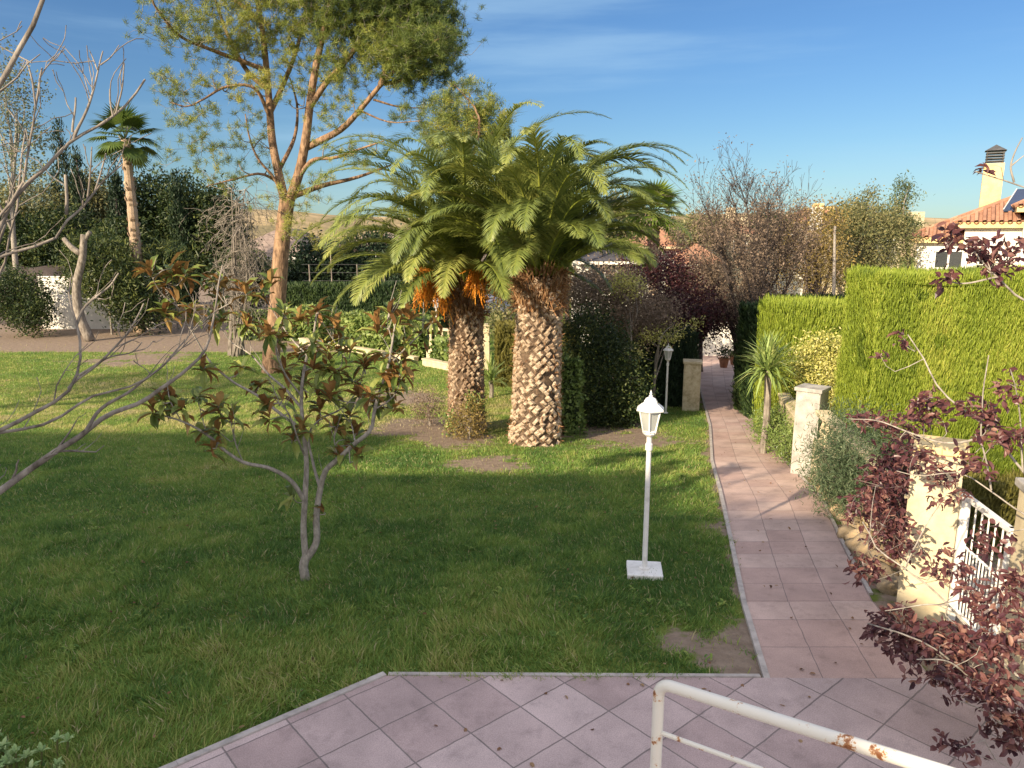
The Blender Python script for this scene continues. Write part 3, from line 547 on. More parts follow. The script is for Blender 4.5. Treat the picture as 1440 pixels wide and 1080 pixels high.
fan_palm('yellow green fan palm rising behind the purple plum tree',fp,at(918,300,31),.25,.2,22,.95,MT['lime'],MT['palmscale'],6,pet=.7)
rng=np.random.default_rng(101)
# ---------------------------------------------------------------- big pine
def needles(g,C,rc,per,L,Wd,tone,up=.35):
    n=len(C)*per; P=np.repeat(C,per,0)+rng.normal(size=(n,3))*rc*.45; rn=np.repeat(np.clip(tone,0,1),per)+rng.normal(0,.1,n)
    leaves(g,T_TRI,P,rdir(n,up),rdir(n),L*rng.uniform(.6,1.2,n),Wd,np.clip(rn,0,1))
def px_branch(g,pts,y,r0,r1,k=7,sk=None,sr=None,dy=None,m=0):
    n=len(pts); dy=dy or [0]*n; P=np.array([at(p[0],p[1],y+dy[i]) for i,p in enumerate(pts)]); q=smooth_line(P,max(6,n*3))
    rr=np.linspace(r0,r1,len(q)); tube(g,q,rr,k,m,.5)
    if sk is not None: sk.append(q); sr.append(rr)
    return q
PY=22.5
pb=at(380,495,PY); pb[2]=gz(pb[0],PY); t=thing('pine_tree','tall forked pine with orange bark towering behind the young magnolia','pine tree',pb)
g=Geo(); sk=[];sr=[]
P=[pb-[0,0,.2],pb+[0,0,.25],at(389,440,PY),at(394,370,PY),at(400,310,PY),at(404,280,PY)]; q=smooth_line(np.array(P),16); tube(g,q,np.r_[.36,np.linspace(.265,.215,15)],12)
B=[([(402,290),(392,245),(383,200),(379,150),(375,100),(370,50),(362,0),(352,-60),(345,-110)],.135,.04,[0,0,.2,.3,.5,.6,.8,1,1.2]),
([(405,288),(420,245),(430,195),(436,145),(444,95),(455,45),(468,-10),(480,-70),(490,-120)],.15,.04,[0,0,-.2,-.3,-.4,-.3,-.2,0,0]),
([(425,210),(450,198),(482,180),(510,150),(535,120),(562,93),(592,70),(622,52)],.11,.025,[0,-.2,-.4,-.5,-.6,-.8,-1,-1.2]),
([(535,120),(548,80),(560,35),(575,-20)],.08,.03,[-.6,-.5,-.3,0]),
([(436,150),(462,112),(490,82),(512,45),(530,0),(545,-50)],.09,.02,[-.3,-.4,-.4,0,.5,.8]),
([(379,160),(402,110),(420,60),(430,10),(440,-50)],.09,.02,[.3,.8,1.2,1.5,1.8]),
([(376,125),(352,105),(330,70),(313,30),(300,-10),(290,-60)],.08,.02,[.4,.6,.9,1.2,1.4,1.8]),
([(372,98),(335,84),(292,68),(252,50),(232,28),(216,5),(210,-30)],.075,.018,[.5,.2,-.2,-.6,-1,-1.3,-1.5]),
([(380,165),(355,122),(318,122),(285,140),(262,150),(238,143)],.06,.014,[.2,-.3,-.6,-1,-1.2,-1.4]),
([(400,285),(385,250),(362,222),(350,190),(345,160)],.05,.015,[0,-.3,-.6,-.8,-1]),
([(398,262),(370,245),(330,252),(290,262)],.05,.012,[0,-.4,-.9,-1.2]),
([(420,250),(440,225),(470,222),(505,210),(540,198)],.07,.02,[0,-.3,-.5,-.8,-1]),
([(415,275),(450,262),(500,250),(550,232)],.09,.025,[0,.3,.6,1]),
([(540,118),(580,110),(610,95),(635,80)],.06,.015,[-.6,-.2,.2,.5]),([(525,140),(560,150),(600,152)],.035,.01,[-.5,-.3,0]),([(505,155),(550,172),(590,170)],.03,.01,[-.5,-.8,-1]),
([(392,240),(415,190),(418,150),(408,110)],.07,.02,[0,.6,1,1.4]),([(455,45),(500,20),(560,0),(600,-20)],.08,.02,[-.3,.8,1.5,2]),([(365,30),(330,0),(270,-20),(230,-40)],.08,.02,[.7,1.2,1.5,1.5])]
for pts,r0,r1,dy in B: px_branch(g,pts,PY,r0,r1,8,sk,sr,dy)
# foliage masses: (centre px, depth offset, half size px, clumps, needle tone)
MS=[((300,30),0,(75,50),150,.62),((245,40),-.6,(50,50),50,.45),((380,10),0,(70,50),230,.62),((440,0),0,(80,50),260,.5),((380,60),.3,(60,35),80,.6),((520,0),0,(80,45),340,.3),((590,20),.3,(58,48),360,.22),
((612,75),.4,(34,34),120,.25),((545,70),-.6,(50,30),100,.5),((530,35),0,(60,40),150,.3),((470,55),-.4,(50,35),110,.5),((260,120),-1,(45,28),34,.55),((240,135),-1,(22,16),14,.6),((340,120),-.5,(45,20),36,.75),((378,118),-1.2,(14,12),14,.8),((300,170),-1,(70,30),42,.5),
((290,210),-.7,(60,25),30,.45),((350,200),-.4,(40,40),26,.5),((320,245),-1,(50,20),20,.5),((480,100),-.5,(40,30),40,.5),((480,150),-.5,(40,40),20,.6),((500,215),-.6,(50,22),18,.6),((440,265),-.4,(40,22),24,.7),((405,290),-.5,(30,35),20,.75),((420,330),-1,(28,30),16,.75),
((590,110),0,(40,20),40,.3),((580,160),-.5,(40,18),18,.35),((600,62),-1.1,(44,30),110,.3),((555,92),-1,(40,22),60,.4),((330,60),0,(50,30),60,.6),((420,110),0,(45,40),50,.55),((430,-60),0,(150,45),300,.4),((300,-50),0,(90,40),120,.5),((545,-55),0,(60,30),160,.3)]
gn=Geo(); allC=[]
for (c,dz,hr,n,tone) in MS:
    n=int(n*(.62 if c[0]<480 else 1.15))
    cc=at(c[0],c[1],PY+dz); s=PY/F; d=rdir(n)*(rng.random((n,1))**.45); C=cc+d*np.array([hr[0]*s,max(hr)*s*1.0,hr[1]*s]); allC.append(C)
    needles(gn,C,.09,44,.19,.012,rng.normal(tone,.12,n)); D2=C+rng.normal(size=C.shape)*.26; needles(gn,D2,.08,38,.18,.012,rng.normal(tone,.15,n)); D3=C+rng.normal(size=C.shape)*.34;  connect(g,[C],[np.full(n,.012)],D2,.008,frac=.8,m=1)
C=np.concatenate(allC); rng.shuffle(C); connect(g,sk,sr,C,.026,frac=.75,sag=.04,bow=.16,m=1)
g.build('trunk',[MT['pinebark'],MT['bark']],t,smooth=True); gn.build('crown',MT['pine'],t)
# second pine behind the palms
c=lambda px,py,y,rx,rz:E(px,py,y,rx,rz)
ells=[c(655,145,40,40,30),c(690,175,40,30,32),c(618,170,41,28,35),c(650,195,40,50,35),c(700,205,40,22,22)]
b=at(660,400,40); b[2]=gz(b[0],40); t=thing('pine_tree','rounded yellow green pine crown showing above the date palms','pine tree',b)
g=Geo(); sk,sr=trunk_to(g,b,at(655,200,40),.35,.15,ells,9); C=clumps(ells,760,.75); connect(g,sk,sr,C,.03,frac=.5); g.build('trunk',MT['pinebark'],t,smooth=True)
g=Geo(); needles(g,C,.22,40,.26,.026,np.clip(rng.normal(.5,.24,len(C)),0,1),.4); g.build('crown',MT['pine'],t)
# ---------------------------------------------------------------- magnolia sapling
MY=6.25; mb=gp(430,828); t=thing('magnolia_tree','young magnolia with pale forked trunk and rusty brown leaf undersides in the lawn','magnolia',mb)
g=Geo(); sk=[];sr=[]
BR=[([(430,832),(429,812),(427,795),(430,783)],.045,.04,None),
([(430,785),(427,745),(429,700),(431,650),(427,605),(424,570),(426,530),(432,500),(442,465),(445,440)],.031,.008,[0,0,0,.05,.05,.1,.1,.2,.2,.2]),
([(430,787),(443,768),(445,725),(450,690),(458,662),(476,645),(500,623),(522,603),(527,575),(536,545),(546,515),(552,480),(556,455)],.034,.007,[0,0,0,0,-.05,-.1,-.15,-.2,-.2,-.2,-.25,-.3,-.3]),
([(429,705),(408,675),(378,658),(342,650),(322,638),(292,612),(255,592),(225,583)],.022,.006,[0,-.1,-.2,-.3,-.35,-.4,-.5,-.5]),
([(427,605),(392,580),(362,556),(328,537),(298,512),(272,470),(250,432),(236,400)],.016,.004,[.05,.1,.2,.3,.3,.2,.2,.2]),
([(425,575),(404,550),(376,525),(352,498),(322,478),(308,455)],.014,.004,[.1,.2,.4,.5,.6,.6]),
([(428,640),(418,615),(405,580),(385,560)],.010,.004,[0,-.2,-.3,-.4]),
([(451,690),(440,650),(436,605),(450,590),(480,575),(507,540),(512,520)],.015,.004,[0,.15,.25,.3,.4,.5,.5]),
([(426,560),(398,520),(388,490),(392,465),(398,445)],.010,.004,[.1,-.1,-.2,-.2,-.2]),
([(432,500),(405,470),(380,430),(372,415)],.009,.003,[.2,.4,.5,.5]),([(270,468),(300,440),(335,418),(345,405)],.007,.003,[.2,.3,.3,.3]),
([(250,432),(225,410),(212,385)],.006,.003,[.2,.1,0]),([(527,575),(545,565),(560,545),(562,525)],.008,.003,[-.2,-.2,-.2,-.2]),([(546,515),(580,480),(600,462)],.007,.003,[-.2,-.1,0]),
([(552,480),(545,450),(548,435)],.005,.003,[-.3,-.3,-.3]),([(500,623),(495,600),(492,585),(505,560)],.006,.003,[-.15,0,.1,.1]),([(342,650),(330,620),(325,595)],.005,.003,[-.3,-.3,-.3]),
([(255,592),(240,565),(235,540)],.005,.003,[-.5,-.5,-.4]),([(445,440),(470,480),(482,500)],.005,.003,[.2,.3,.3]),([(292,612),(285,590),(280,570)],.005,.003,[-.4,-.4,-.4]),([(476,645),(470,620),(472,600)],.006,.003,[-.1,-.1,0])]
for pts,r0,r1,dy in BR:
    k=len(pts); px_branch(g,pts,MY,r0,r1,7,sk,sr,dy or [0]*k)
CL=[(212,383,0),(240,378,.1),(262,385,.1),(248,425,.2),(232,440,.1),(268,440,.2),(300,398,.3),(345,408,.3),(372,412,.5),(312,448,.5),(345,452,.5),(300,455,.6),(398,440,-.2),(420,450,.2),(392,478,-.2),(445,435,.2),(470,460,.3),(480,492,.3),
(548,438,-.3),(572,445,0),(600,465,0),(530,462,-.2),(556,458,-.3),(512,515,.5),(560,522,-.2),(540,500,-.2),(440,520,.2),(420,500,.3),(445,548,.1),(398,560,-.3),(376,572,-.4),(340,520,.4),(240,560,-.4),(255,575,-.5),(278,560,-.4),(308,578,-.3),(325,590,-.3),
(285,605,-.4),(215,575,-.5),(505,555,.2),(525,568,-.1),(545,550,-.2),(492,582,.1),(470,600,0),(485,618,0),(412,618,-.2),(425,600,0),(552,578,-.2),(465,560,.2),(450,575,.3),(425,540,.2),(400,520,0),(365,540,.3),(470,520,.3),(458,490,.3),(380,590,-.4),(480,640,-.1),(455,720,.05),(412,700,0)]
gl=Geo()
for _ in range(28):
    S=sk[rng.integers(1,len(sk))]; p=S[rng.integers(len(S)//2,len(S))]+rng.normal(size=3)*[.12,.15,.10]+[0,0,.05]; q=p-[0,0,CH]; b=(q[1]*math.sin(-PITCH)+q[2]*math.cos(PITCH))
    dpt=q[1]*math.cos(PITCH)-q[2]*math.sin(PITCH); up_=q[2]*math.cos(PITCH)+q[1]*math.sin(PITCH); CL.append((720+F*q[0]/dpt,540-F*up_/dpt,p[1]-MY))
for (x,y,dy) in CL:
    p=at(x,y,MY+dy); S=np.concatenate(sk); j=int((np.linalg.norm(S-p,axis=1)+np.maximum(S[:,2]-p[2],0)).argmin()); q=smooth_line([S[j],(S[j]+p)/2+rng.normal(size=3)*.03+[0,0,-.03],p],5)
    tube(g,q,np.linspace(.0055,.004,5),5,0,.4); d=nrm(q[-1]-q[-2]+[0,0,.5]); n=rng.integers(9,16); 
    if y>690: n=5
    U=rdir(n)*1.0+d*rng.uniform(.0,.75,(n,1)); base=p+d*rng.uniform(-.05,.03,(n,1)); Nn=d-U*.5+rng.normal(size=(n,3))*.15
    leaves(gl,T_LEAF,base,U,Nn,rng.uniform(.11,.19,n),rng.uniform(.05,.075,n),rng.random(n))
for k in range(60):      # bare side shoots
    S=sk[rng.integers(1,len(sk))]; j=rng.integers(len(S)//3,len(S)); grow(g,S[j],[rng.normal()*.4,rng.normal()*.3,1],rng.uniform(.12,.3),.004,0,[],4,.15)
g.build('trunk',MT['palebark'],t,smooth=True); gl.build('foliage',MT['magnolia'],t)
# ---------------------------------------------------------------- bare tree reaching in at the left
TB=np.array([-5.6,3.6,0.]); t=thing('bare_tree','leafless grey tree whose long bare branches reach over the lawn from the left edge','tree',TB)
g=Geo(); tp=TB+[.2,.1,1.3]; tube(g,smooth_line([TB-[0,0,.1],TB+[.05,0,.6],tp],8),np.linspace(.12,.085,8),10)
ln=[]
def bb(pts,y,r0,r1,dy,root=True,side=8):
    n=len(pts); P=[at(p[0],p[1],y+(dy[i] if isinstance(dy,list) else dy*i/n)) for i,p in enumerate(pts)]
    if root: d=P[0]-tp; P=[tp,tp+d*.35+[0,0,.12*d[2]-.05],tp+d*.7+[0,0,.03]]+P
    q=smooth_line(np.array(P),len(P)*4); q=q+np.stack([vn(q*1+k_*9,6)-.5 for k_ in range(3)],-1)*.03; rr=np.linspace(r0*1.6 if root else r0,r1,len(q)); tube(g,q,rr,7,0,rng.random()); ln.append(q)
    for s in range(side):
        j=rng.integers(len(q)//3,len(q)-1); tg=nrm(q[j+1]-q[j]); nd=nrm(tg*.8+rng.normal(size=3)*.45+[0,0,.35]); grow(g,q[j],nd,rng.uniform(.12,.4),max(rr[j]*.45,.003),1,[],4,.22,.15,(0,2),.8,.5,4,.0022)
bb([(0,690),(30,668),(80,634),(120,607),(165,578),(210,556),(255,525),(284,500),(292,478),(300,440),(308,400),(313,370)],4.2,.026,.004,.9)
bb([(120,607),(150,570),(190,545),(225,520),(255,485),(280,452)],4.3,.012,.003,.5,False)
bb([(0,606),(48,583),(98,548),(112,500),(107,455),(98,420),(101,392)],3.9,.020,.004,.5)
bb([(107,458),(116,434),(135,416),(155,400),(168,383)],4.2,.008,.004,.1,False,3)
bb([(98,548),(145,505),(170,476),(190,445),(199,427)],4.2,.009,.004,.2,False,4)
bb([(112,530),(150,504),(190,490),(200,478)],4.2,.006,.003,.2,False,3)
bb([(0,610),(60,597),(120,562),(180,545),(222,520),(250,495),(275,470)],4.0,.015,.003,.7)
bb([(0,118),(20,85),(36,55),(46,30),(58,-5),(66,-40)],3.6,.020,.009,.1,True,4)
bb([(0,318),(12,288),(30,263),(60,241),(85,214),(108,197),(125,185),(160,163),(186,142),(205,108)],3.7,.019,.005,.4)
bb([(106,198),(119,165),(131,130),(140,95),(146,70)],3.9,.008,.003,.1,False,4); bb([(160,163),(157,140),(157,125)],3.95,.005,.004,0,False,1); bb([(165,158),(174,125),(177,85)],3.95,.005,.003,0,False,1)
bb([(106,190),(107,160),(106,138)],3.85,.006,.004,0,False,1); bb([(139,95),(132,80),(125,68)],3.95,.004,.002,0,False,1); bb([(144,88),(158,78),(169,62)],3.95,.004,.002,0,False,1)
bb([(0,362),(30,352),(70,340),(95,306),(118,284),(140,248),(150,215)],3.8,.016,.004,.3); bb([(110,290),(135,262),(172,230)],4.0,.005,.003,0,False,2); bb([(92,300),(94,265),(95,245)],4.0,.009,.007,0,False,1); bb([(118,282),(128,240),(130,205)],4.0,.006,.003,0,False,2)
bb([(0,300),(28,262),(38,210),(50,150),(45,100),(43,85)],3.7,.011,.004,.2); bb([(50,150),(56,120),(61,95)],3.85,.006,.004,0,False,2); bb([(0,65),(25,78),(45,90)],3.7,.004,.003,0,True,3)
bb([(0,385),(22,300),(30,230),(36,180)],3.9,.010,.004,.3); bb([(0,345),(10,310),(8,280)],3.8,.012,.006,.1,True,3)
g.build('trunk',MT['bark'],t,smooth=True)
# ---------------------------------------------------------------- garden lamps
def garden_lamp(label,base,H,group='white garden lamps',block=True):
    base=np.array(base,float); t=thing('garden_lamp',label,'garden lamp',base,group); x,y,z=base; k=H/1.62
    if block: g=Geo(); rbox(g,(x,y),(1,-.12),.15*k,.15*k,z-.03,z+.055*k,bev=.012); g.build('base_block',MT['white'],t)
    g=Geo(); lathe(g,base,[(.05*k,.05*k),(.05*k,.065*k),(.026*k,.075*k),(.023*k,.09*k),(.021*k,1.10*k),(.03*k,1.11*k),(.03*k,1.16*k),(.022*k,1.17*k),(.022*k,1.22*k),(.04*k,1.235*k),(.055*k,1.25*k),(.055*k,1.262*k),(0,1.262*k)],12); g.build('pole',MT['white'],t,smooth=False)
    def hx(r,h,i): a=i*math.pi/3+.3; return np.array([x+r*math.cos(a)*k,y+r*math.sin(a)*k,z+h*k])
    g=Geo(); 
    for i in range(6):
        tube(g,[hx(.055,1.262,i),hx(.095,1.45,i)],.0085*k,4); tube(g,[hx(.057,1.27,i),hx(.057,1.27,i+1)],.009*k,4); tube(g,[hx(.095,1.447,i),hx(.095,1.447,i+1)],.009*k,4)
    g.build('lantern_frame',MT['white'],t)
    g=Geo(); g.add([hx(.053,1.264,i) for i in range(6)]+[hx(.092,1.448,i) for i in range(6)],np.array([(i,(i+1)%6,(i+1)%6+6,i+6) for i in range(6)])); g.build('glass',MT['glass'],t)
    g=Geo(); pr=[(.09,1.445),(.125,1.45),(.125,1.462),(.085,1.495),(.065,1.505),(.062,1.52),(.045,1.545),(.02,1.558)]; v=[hx(r,h,i) for r,h in pr for i in range(6)]
    g.add(v,[np.array([(q*6+i,q*6+(i+1)%6,q*6+6+(i+1)%6,q*6+6+i) for q in range(len(pr)-1) for i in range(6)]),np.array([[42+i for i in range(6)]])]); rf=g.build('lantern_roof',MT['white'],t)
    g=Geo(); lathe(g,(x,y,z+1.556*k),[(.012*k,0),(.018*k,.012*k),(.008*k,.022*k),(.012*k,.03*k),(.0,.064*k)],8); g.build('finial',MT['white'],rf); return t
lb=gp(906,807); garden_lamp('white garden lamp on a square white base block in the middle of the lawn',lb,at(911,548,lb[1])[2]-lb[2])
lb=gp(936,584); garden_lamp('white garden lamp on a plain pole beside the dark clipped hedge near the path',lb,at(939,482,lb[1])[2]-lb[2],block=False)
lb=at(614,470,27.5); lb[2]=gz(lb[0],27.5); garden_lamp('tiny distant white garden lamp in front of the long dark hedge behind the ivy wall',lb,at(614,415,27.5)[2]-lb[2],block=False)
# ---------------------------------------------------------------- handrail
def cp(px,py,d): a=(px-720)/F; return np.array([0,0,CH])+ray(px,py)*d
p1=cp(927,960,2.6); p2=cp(1340,1090,2.0); dr=nrm(p2-p1); t=thing('handrail','white painted steel handrail with rust spots at the corner of the terrace','handrail',(p1[0],p1[1],.035))
g=Geo(); foot=np.array([p1[0],p1[1],.03]); 
top=[foot,foot+[0,0,.7],p1-[0,0,.06]]; arc=[p1+dr*.045*(1-math.cos(a))-np.array([0,0,.045*(1-math.sin(a))]) for a in np.linspace(0,math.pi/2,6)]
tube(g,np.array([foot,foot+[0,0,.8],p1-[0,0,.055]]+arc+[p1+dr*.1,p1+dr*.5,p1+dr*1.7]),.0205,14); far=p1+dr*1.7; tube(g,[far,[far[0],far[1],.03]],.0205,12); g.build('top_rail',MT['rail'],t,smooth=True)
g=Geo()
for h in (.19,.55,.95): tube(g,[p1-[0,0,h]+dr*.01,far-[0,0,h]],.009,8)
g.build('lower_rail',MT['rail'],t,smooth=True)
g=Geo(); lathe(g,foot,[(.055,0),(.055,.01),(.03,.012),(.0,.013)],16); g.build('foot_plate',MT['rail'],t)
# ---------------------------------------------------------------- pillars, gate, garden walls
def pillar(label,c,ax,h,top,mat,capm=None,group='gate pillars'):
    zb=float(gz(*c))-.1; t=thing('gate_pillar',label,'pillar',(*c,zb),group); g=Geo(); rbox(g,c,ax,h,h,zb,top,bev=.008); g.build('shaft',mat,t)
    g=Geo(); rbox(g,c,ax,h+.025,h+.025,top+.001,top+.055,bev=.01); g.build('cap',capm or mat,t); return t
pillar('grey rendered gate pillar with a flat cap halfway down the path',(4.30,10.45),(.75,-.66),.17,.82,MT['concrete'],MT['concrete'])
pillar('sunlit cream gate pillar nearest the handrail, hung with the white gate',(3.335,5.62),(.87,-.5),.175,1.36,MT['render'],MT['yrender'])
pillar('cream gate pillar with dark mottled shade at the right edge of the photo',(3.47,4.5),(.95,-.3),.17,1.37,MT['render'],MT['concrete'])
pillar('cream gate pillar half covered by the spiky yucca',(4.95,13.6),(.7,-.7),.17,.55,MT['render'],MT['render'])
pillar('rough block stone pillar at the end of the dark hedge by the shaded path',(4.17,17.0),(.98,-.2),.19,at(980,510,17)[2],MT['stone'])
pillar('small white pillar between the two date palms, by the spiky leaf clump',(at(681,470,23.)[0],23.),(1,0),.16,at(681,458,23)[2],MT['render'])
ga=np.array([3.48,5.46]);gb=np.array([3.38,4.76]); t=thing('garden_gate','white metal garden gate of thin upright bars between two cream pillars','gate',(*ga,0.05),None)
g=Geo(); z0,z1=.10,1.04
def bar(g,a,za,b,zb,r,k=6): tube(g,[[a[0],a[1],za],[b[0],b[1],zb]],r,k)
rbox(g,(ga+gb)/2,gb-ga,.38,.018,z1-.025,z1+.02,bev=.004); rbox(g,(ga+gb)/2,gb-ga,.38,.015,z0,z0+.035,bev=.004)
for q in (ga,gb): rbox(g,q,gb-ga,.02,.02,z0,z1+.02,bev=.004)
g.build('frame',MT['white'],t); g=Geo()
for zz_ in (.66,.36): bar(g,ga,zz_,gb,zz_,.009)
for i in range(1,14):
    q=ga+(gb-ga)*i/14; bar(g,q,z0+.02,q,z1-.02 if i%2==0 else .66,.0065)
g.build('bars',MT['white'],t)
g=Geo(); rbox(g,(3.45,5.42),(0,1),.035,.03,.02,1.06,bev=.004); tag(g.build('gate_post',MT['white'],origin=(3.45,5.42,0)),'flat white post fixed to the cream pillar where the gate hangs','post')
def baluster_wall(name,label,A,B,zh,mat,n,group=None,cat='balustrade'):
    A=np.array(A,float);B=np.array(B,float); Ln=np.linalg.norm(B-A); ax=B-A; zb=float(min(gz(*A),gz(*B)))-.1; ct=(A+B)/2; zt=float(max(gz(*A),gz(*B)))+zh
    t=thing(name,label,cat,(*ct,zb),group); g=Geo(); rbox(g,ct,ax,Ln/2,.10,zb,zt-.42,bev=.01); g.build('plinth',mat,t); g=Geo(); rbox(g,ct,ax,Ln/2,.10,zt-.07,zt,bev=.01); g.build('rail',mat,t)
    for i in range(n):
        q=A+(B-A)*(i+.5)/n; g=Geo(); lathe(g,(q[0],q[1],zt-.42),[(.05,0),(.05,.03),(.03,.05),(.055,.13),(.05,.18),(.025,.26),(.03,.31),(.05,.33),(.05,.35)],10); g.build('baluster',mat,t,smooth=True)
baluster_wall('balustrade_wall','low cream balustrade wall running behind the rosemary between two pillars',(4.36,10.2),(3.7,6.0),.62,MT['render'],18)
def wall(name,label,A,B,th,z1,mat,z0=None,cat='wall',cap=None,group=None):
    A=np.array(A,float);B=np.array(B,float); zb=float(min(gz(*A),gz(*B)))-.1 if z0 is None else z0; ct=(A+B)/2; Ln=np.linalg.norm(B-A)
    t=thing(name,label,cat,(*ct,zb),group); g=Geo(); rbox(g,ct,B-A,Ln/2,th/2,zb,z1,bev=.01); g.build('wall_body',mat,t)
    g=Geo(); rbox(g,ct,B-A,Ln/2+.01,th/2+.025,z1+.001,z1+.05,bev=.008); g.build('coping',cap or mat,t); return t
wall('garden_wall','short cream garden wall lit by the sun under the yucca',(4.95,13.4),(4.42,10.8),.16,.15,MT['render'])
# stones along the path edge
for i in range(17):
    y=6.0+i*.21+rng.normal(0,.03); x=pathx(y)[1]+.17+rng.normal(0,.035)+(.06 if i%3==0 else 0); r=rng.uniform(.09,.16); bm=bmesh.new(); bmesh.ops.create_icosphere(bm,subdivisions=3,radius=1); V=np.array([v.co[:] for v in bm.verts]); Fc=np.array([[v.index for v in f.verts] for f in bm.faces]); bm.free()
    V=V*(1+.55*(vn(V+i*3.1,1.6)-.5)+.18*(vn(V+i*5,4)-.5))[:,None]*[r*1.1,r*rng.uniform(.8,1.3),r*.85]; g=Geo(); g.add(V+[x,y,float(gz(x,y))+r*.35],Fc,rng.random())
    tag(g.build('edging_stone',MT['rock'],smooth=True),'rough tan stone in the row edging the path beneath the purple leaved shrub','stone','edging stones along the path')
# ---------------------------------------------------------------- hedges
zt=lambda px,py,y: at(px,py,y)[2]
xt=lambda px,y: at(px,400,y)[0]
hedge('clipped_hedge','tall bright yellow green clipped conifer hedge behind the white gate',(4.68,9.6),(10.5,9.6),.9,zt(1300,388,9.6),MT['hedge'],dn=6500,L=.075,Wd=.0085,rough=.08,upn=1.5,outn=.3,tone=(.52,.15))
hedge('clipped_hedge','low shaded dark green hedge seen through the bars of the white gate',(4.1,6.9),(8,6.9),.5,zt(1380,688,6.9),MT['hedge_o'],dn=1500,L=.09,Wd=.015,rough=.07,tone=(.35,.2))
hedge('clipped_hedge','lower sunlit green clipped hedge beyond the variegated shrub',(xt(1097,13.2),13.2),(xt(1290,13.2),13.2),.9,zt(1150,431,13.2),MT['hedge'],dn=2600,L=.10,Wd=.012,rough=.07,upn=1.5,outn=.2,tone=(.5,.13))
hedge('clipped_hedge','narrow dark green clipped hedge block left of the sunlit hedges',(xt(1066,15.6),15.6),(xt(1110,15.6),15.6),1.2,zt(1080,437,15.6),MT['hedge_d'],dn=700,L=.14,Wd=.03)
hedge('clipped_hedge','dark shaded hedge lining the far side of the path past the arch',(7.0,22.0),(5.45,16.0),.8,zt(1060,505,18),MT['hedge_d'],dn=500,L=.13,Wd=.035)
hedge('clipped_hedge','dark brownish clipped hedge ending at the rough stone pillar',(xt(888,17.5),17.5),(4.33,17.35),.9,zt(940,472,17.5),MT['cypress'],dn=900,L=.12,Wd=.03,rough=.09,tone=(.25,.2))
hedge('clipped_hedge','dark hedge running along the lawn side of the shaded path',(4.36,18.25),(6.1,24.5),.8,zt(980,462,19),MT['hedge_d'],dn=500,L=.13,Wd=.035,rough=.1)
hedge('clipped_hedge','olive green clipped hedge seen between the two date palm trunks',(xt(698,20),20.),(xt(815,20),20.),.8,zt(715,461,20),MT['hedge_o'],dn=700,L=.12,Wd=.03,tone=(.55,.2))
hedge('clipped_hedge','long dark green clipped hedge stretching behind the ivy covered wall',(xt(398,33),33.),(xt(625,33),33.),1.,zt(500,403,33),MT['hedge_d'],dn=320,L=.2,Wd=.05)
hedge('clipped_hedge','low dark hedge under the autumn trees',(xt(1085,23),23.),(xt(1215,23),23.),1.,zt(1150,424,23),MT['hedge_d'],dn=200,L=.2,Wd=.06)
ia=gp(425,482);ib=gp(586,508);ic=gp(598,513);id_=gp(650,523)
def ivywall(label,a,b,h,dn=420):
    d=nrm(np.array([b[0]-a[0],b[1]-a[1]]));A=a[:2]+np.array([-d[1],d[0]])*.25;B=b[:2]+np.array([-d[1],d[0]])*.25
    return hedge('ivy_hedge',label,A,B,.6,float(gz(*((A+B)/2)))+h,MT['ivy'],dn=dn,L=.16,Wd=.13,T=T_LEAF,upn=-.1,outn=.5,rough=.16,tone=(.5,.25),inner=MT['dark'],cat='ivy')
ivywall('thick pale green ivy covering the curved garden wall behind the magnolia',ia,ib,1.28)
ivywall('short ivy clump on the balustrade beside the greyish palm trunk',ic,id_,.72,300)
wall('low_wall','low cream kerb wall below the thick ivy at the lawn edge',ia[:2]-[0,.12],ib[:2]-[0,.12],.2,float(gz(*ia[:2]))+.17,MT['render'])
wall('low_wall','low cream kerb wall below the short ivy clump, close to the palm',ic[:2]-[0,.12],id_[:2]-[0,.12],.2,float(gz(*ic[:2]))+.2,MT['render'])
baluster_wall('balustrade_wall','small sunlit balustrade showing just left of the greyish palm trunk',(ic[0],ic[1]+.95),(id_[0]+.6,id_[1]+.95),1.12,MT['render'],9)
hedge('ivy_hedge','narrow pale green ivy column against the thick trunked palm',(xt(795,13.7),13.7),(xt(818,13.7),13.7),.3,zt(800,508,13.7),MT['ivy'],dn=900,L=.075,Wd=.06,T=T_LEAF,upn=-.1,outn=.5,rough=.12,inner=MT['dark'],cat='ivy')
ja=at(196,440,37);jb=at(322,440,37); wall('stone_wall','low grey stone wall at the back of the bare earth strip',ja[:2],jb[:2],.3,zt(260,430,37),MT['rock'])
ivywall('dark ivy patch on the wall behind the pine trunk',np.array([*at(318,440,30.)[:2],0]),np.array([*at(428,440,29.6)[:2],0]),1.15,260)
# white wall at the far left
wall('white_wall','pale white wall panel behind the round bush and the lopped trunk',at(55,400,34)[:2],at(212,400,34)[:2],.2,zt(100,390,34),MT['wrender'])
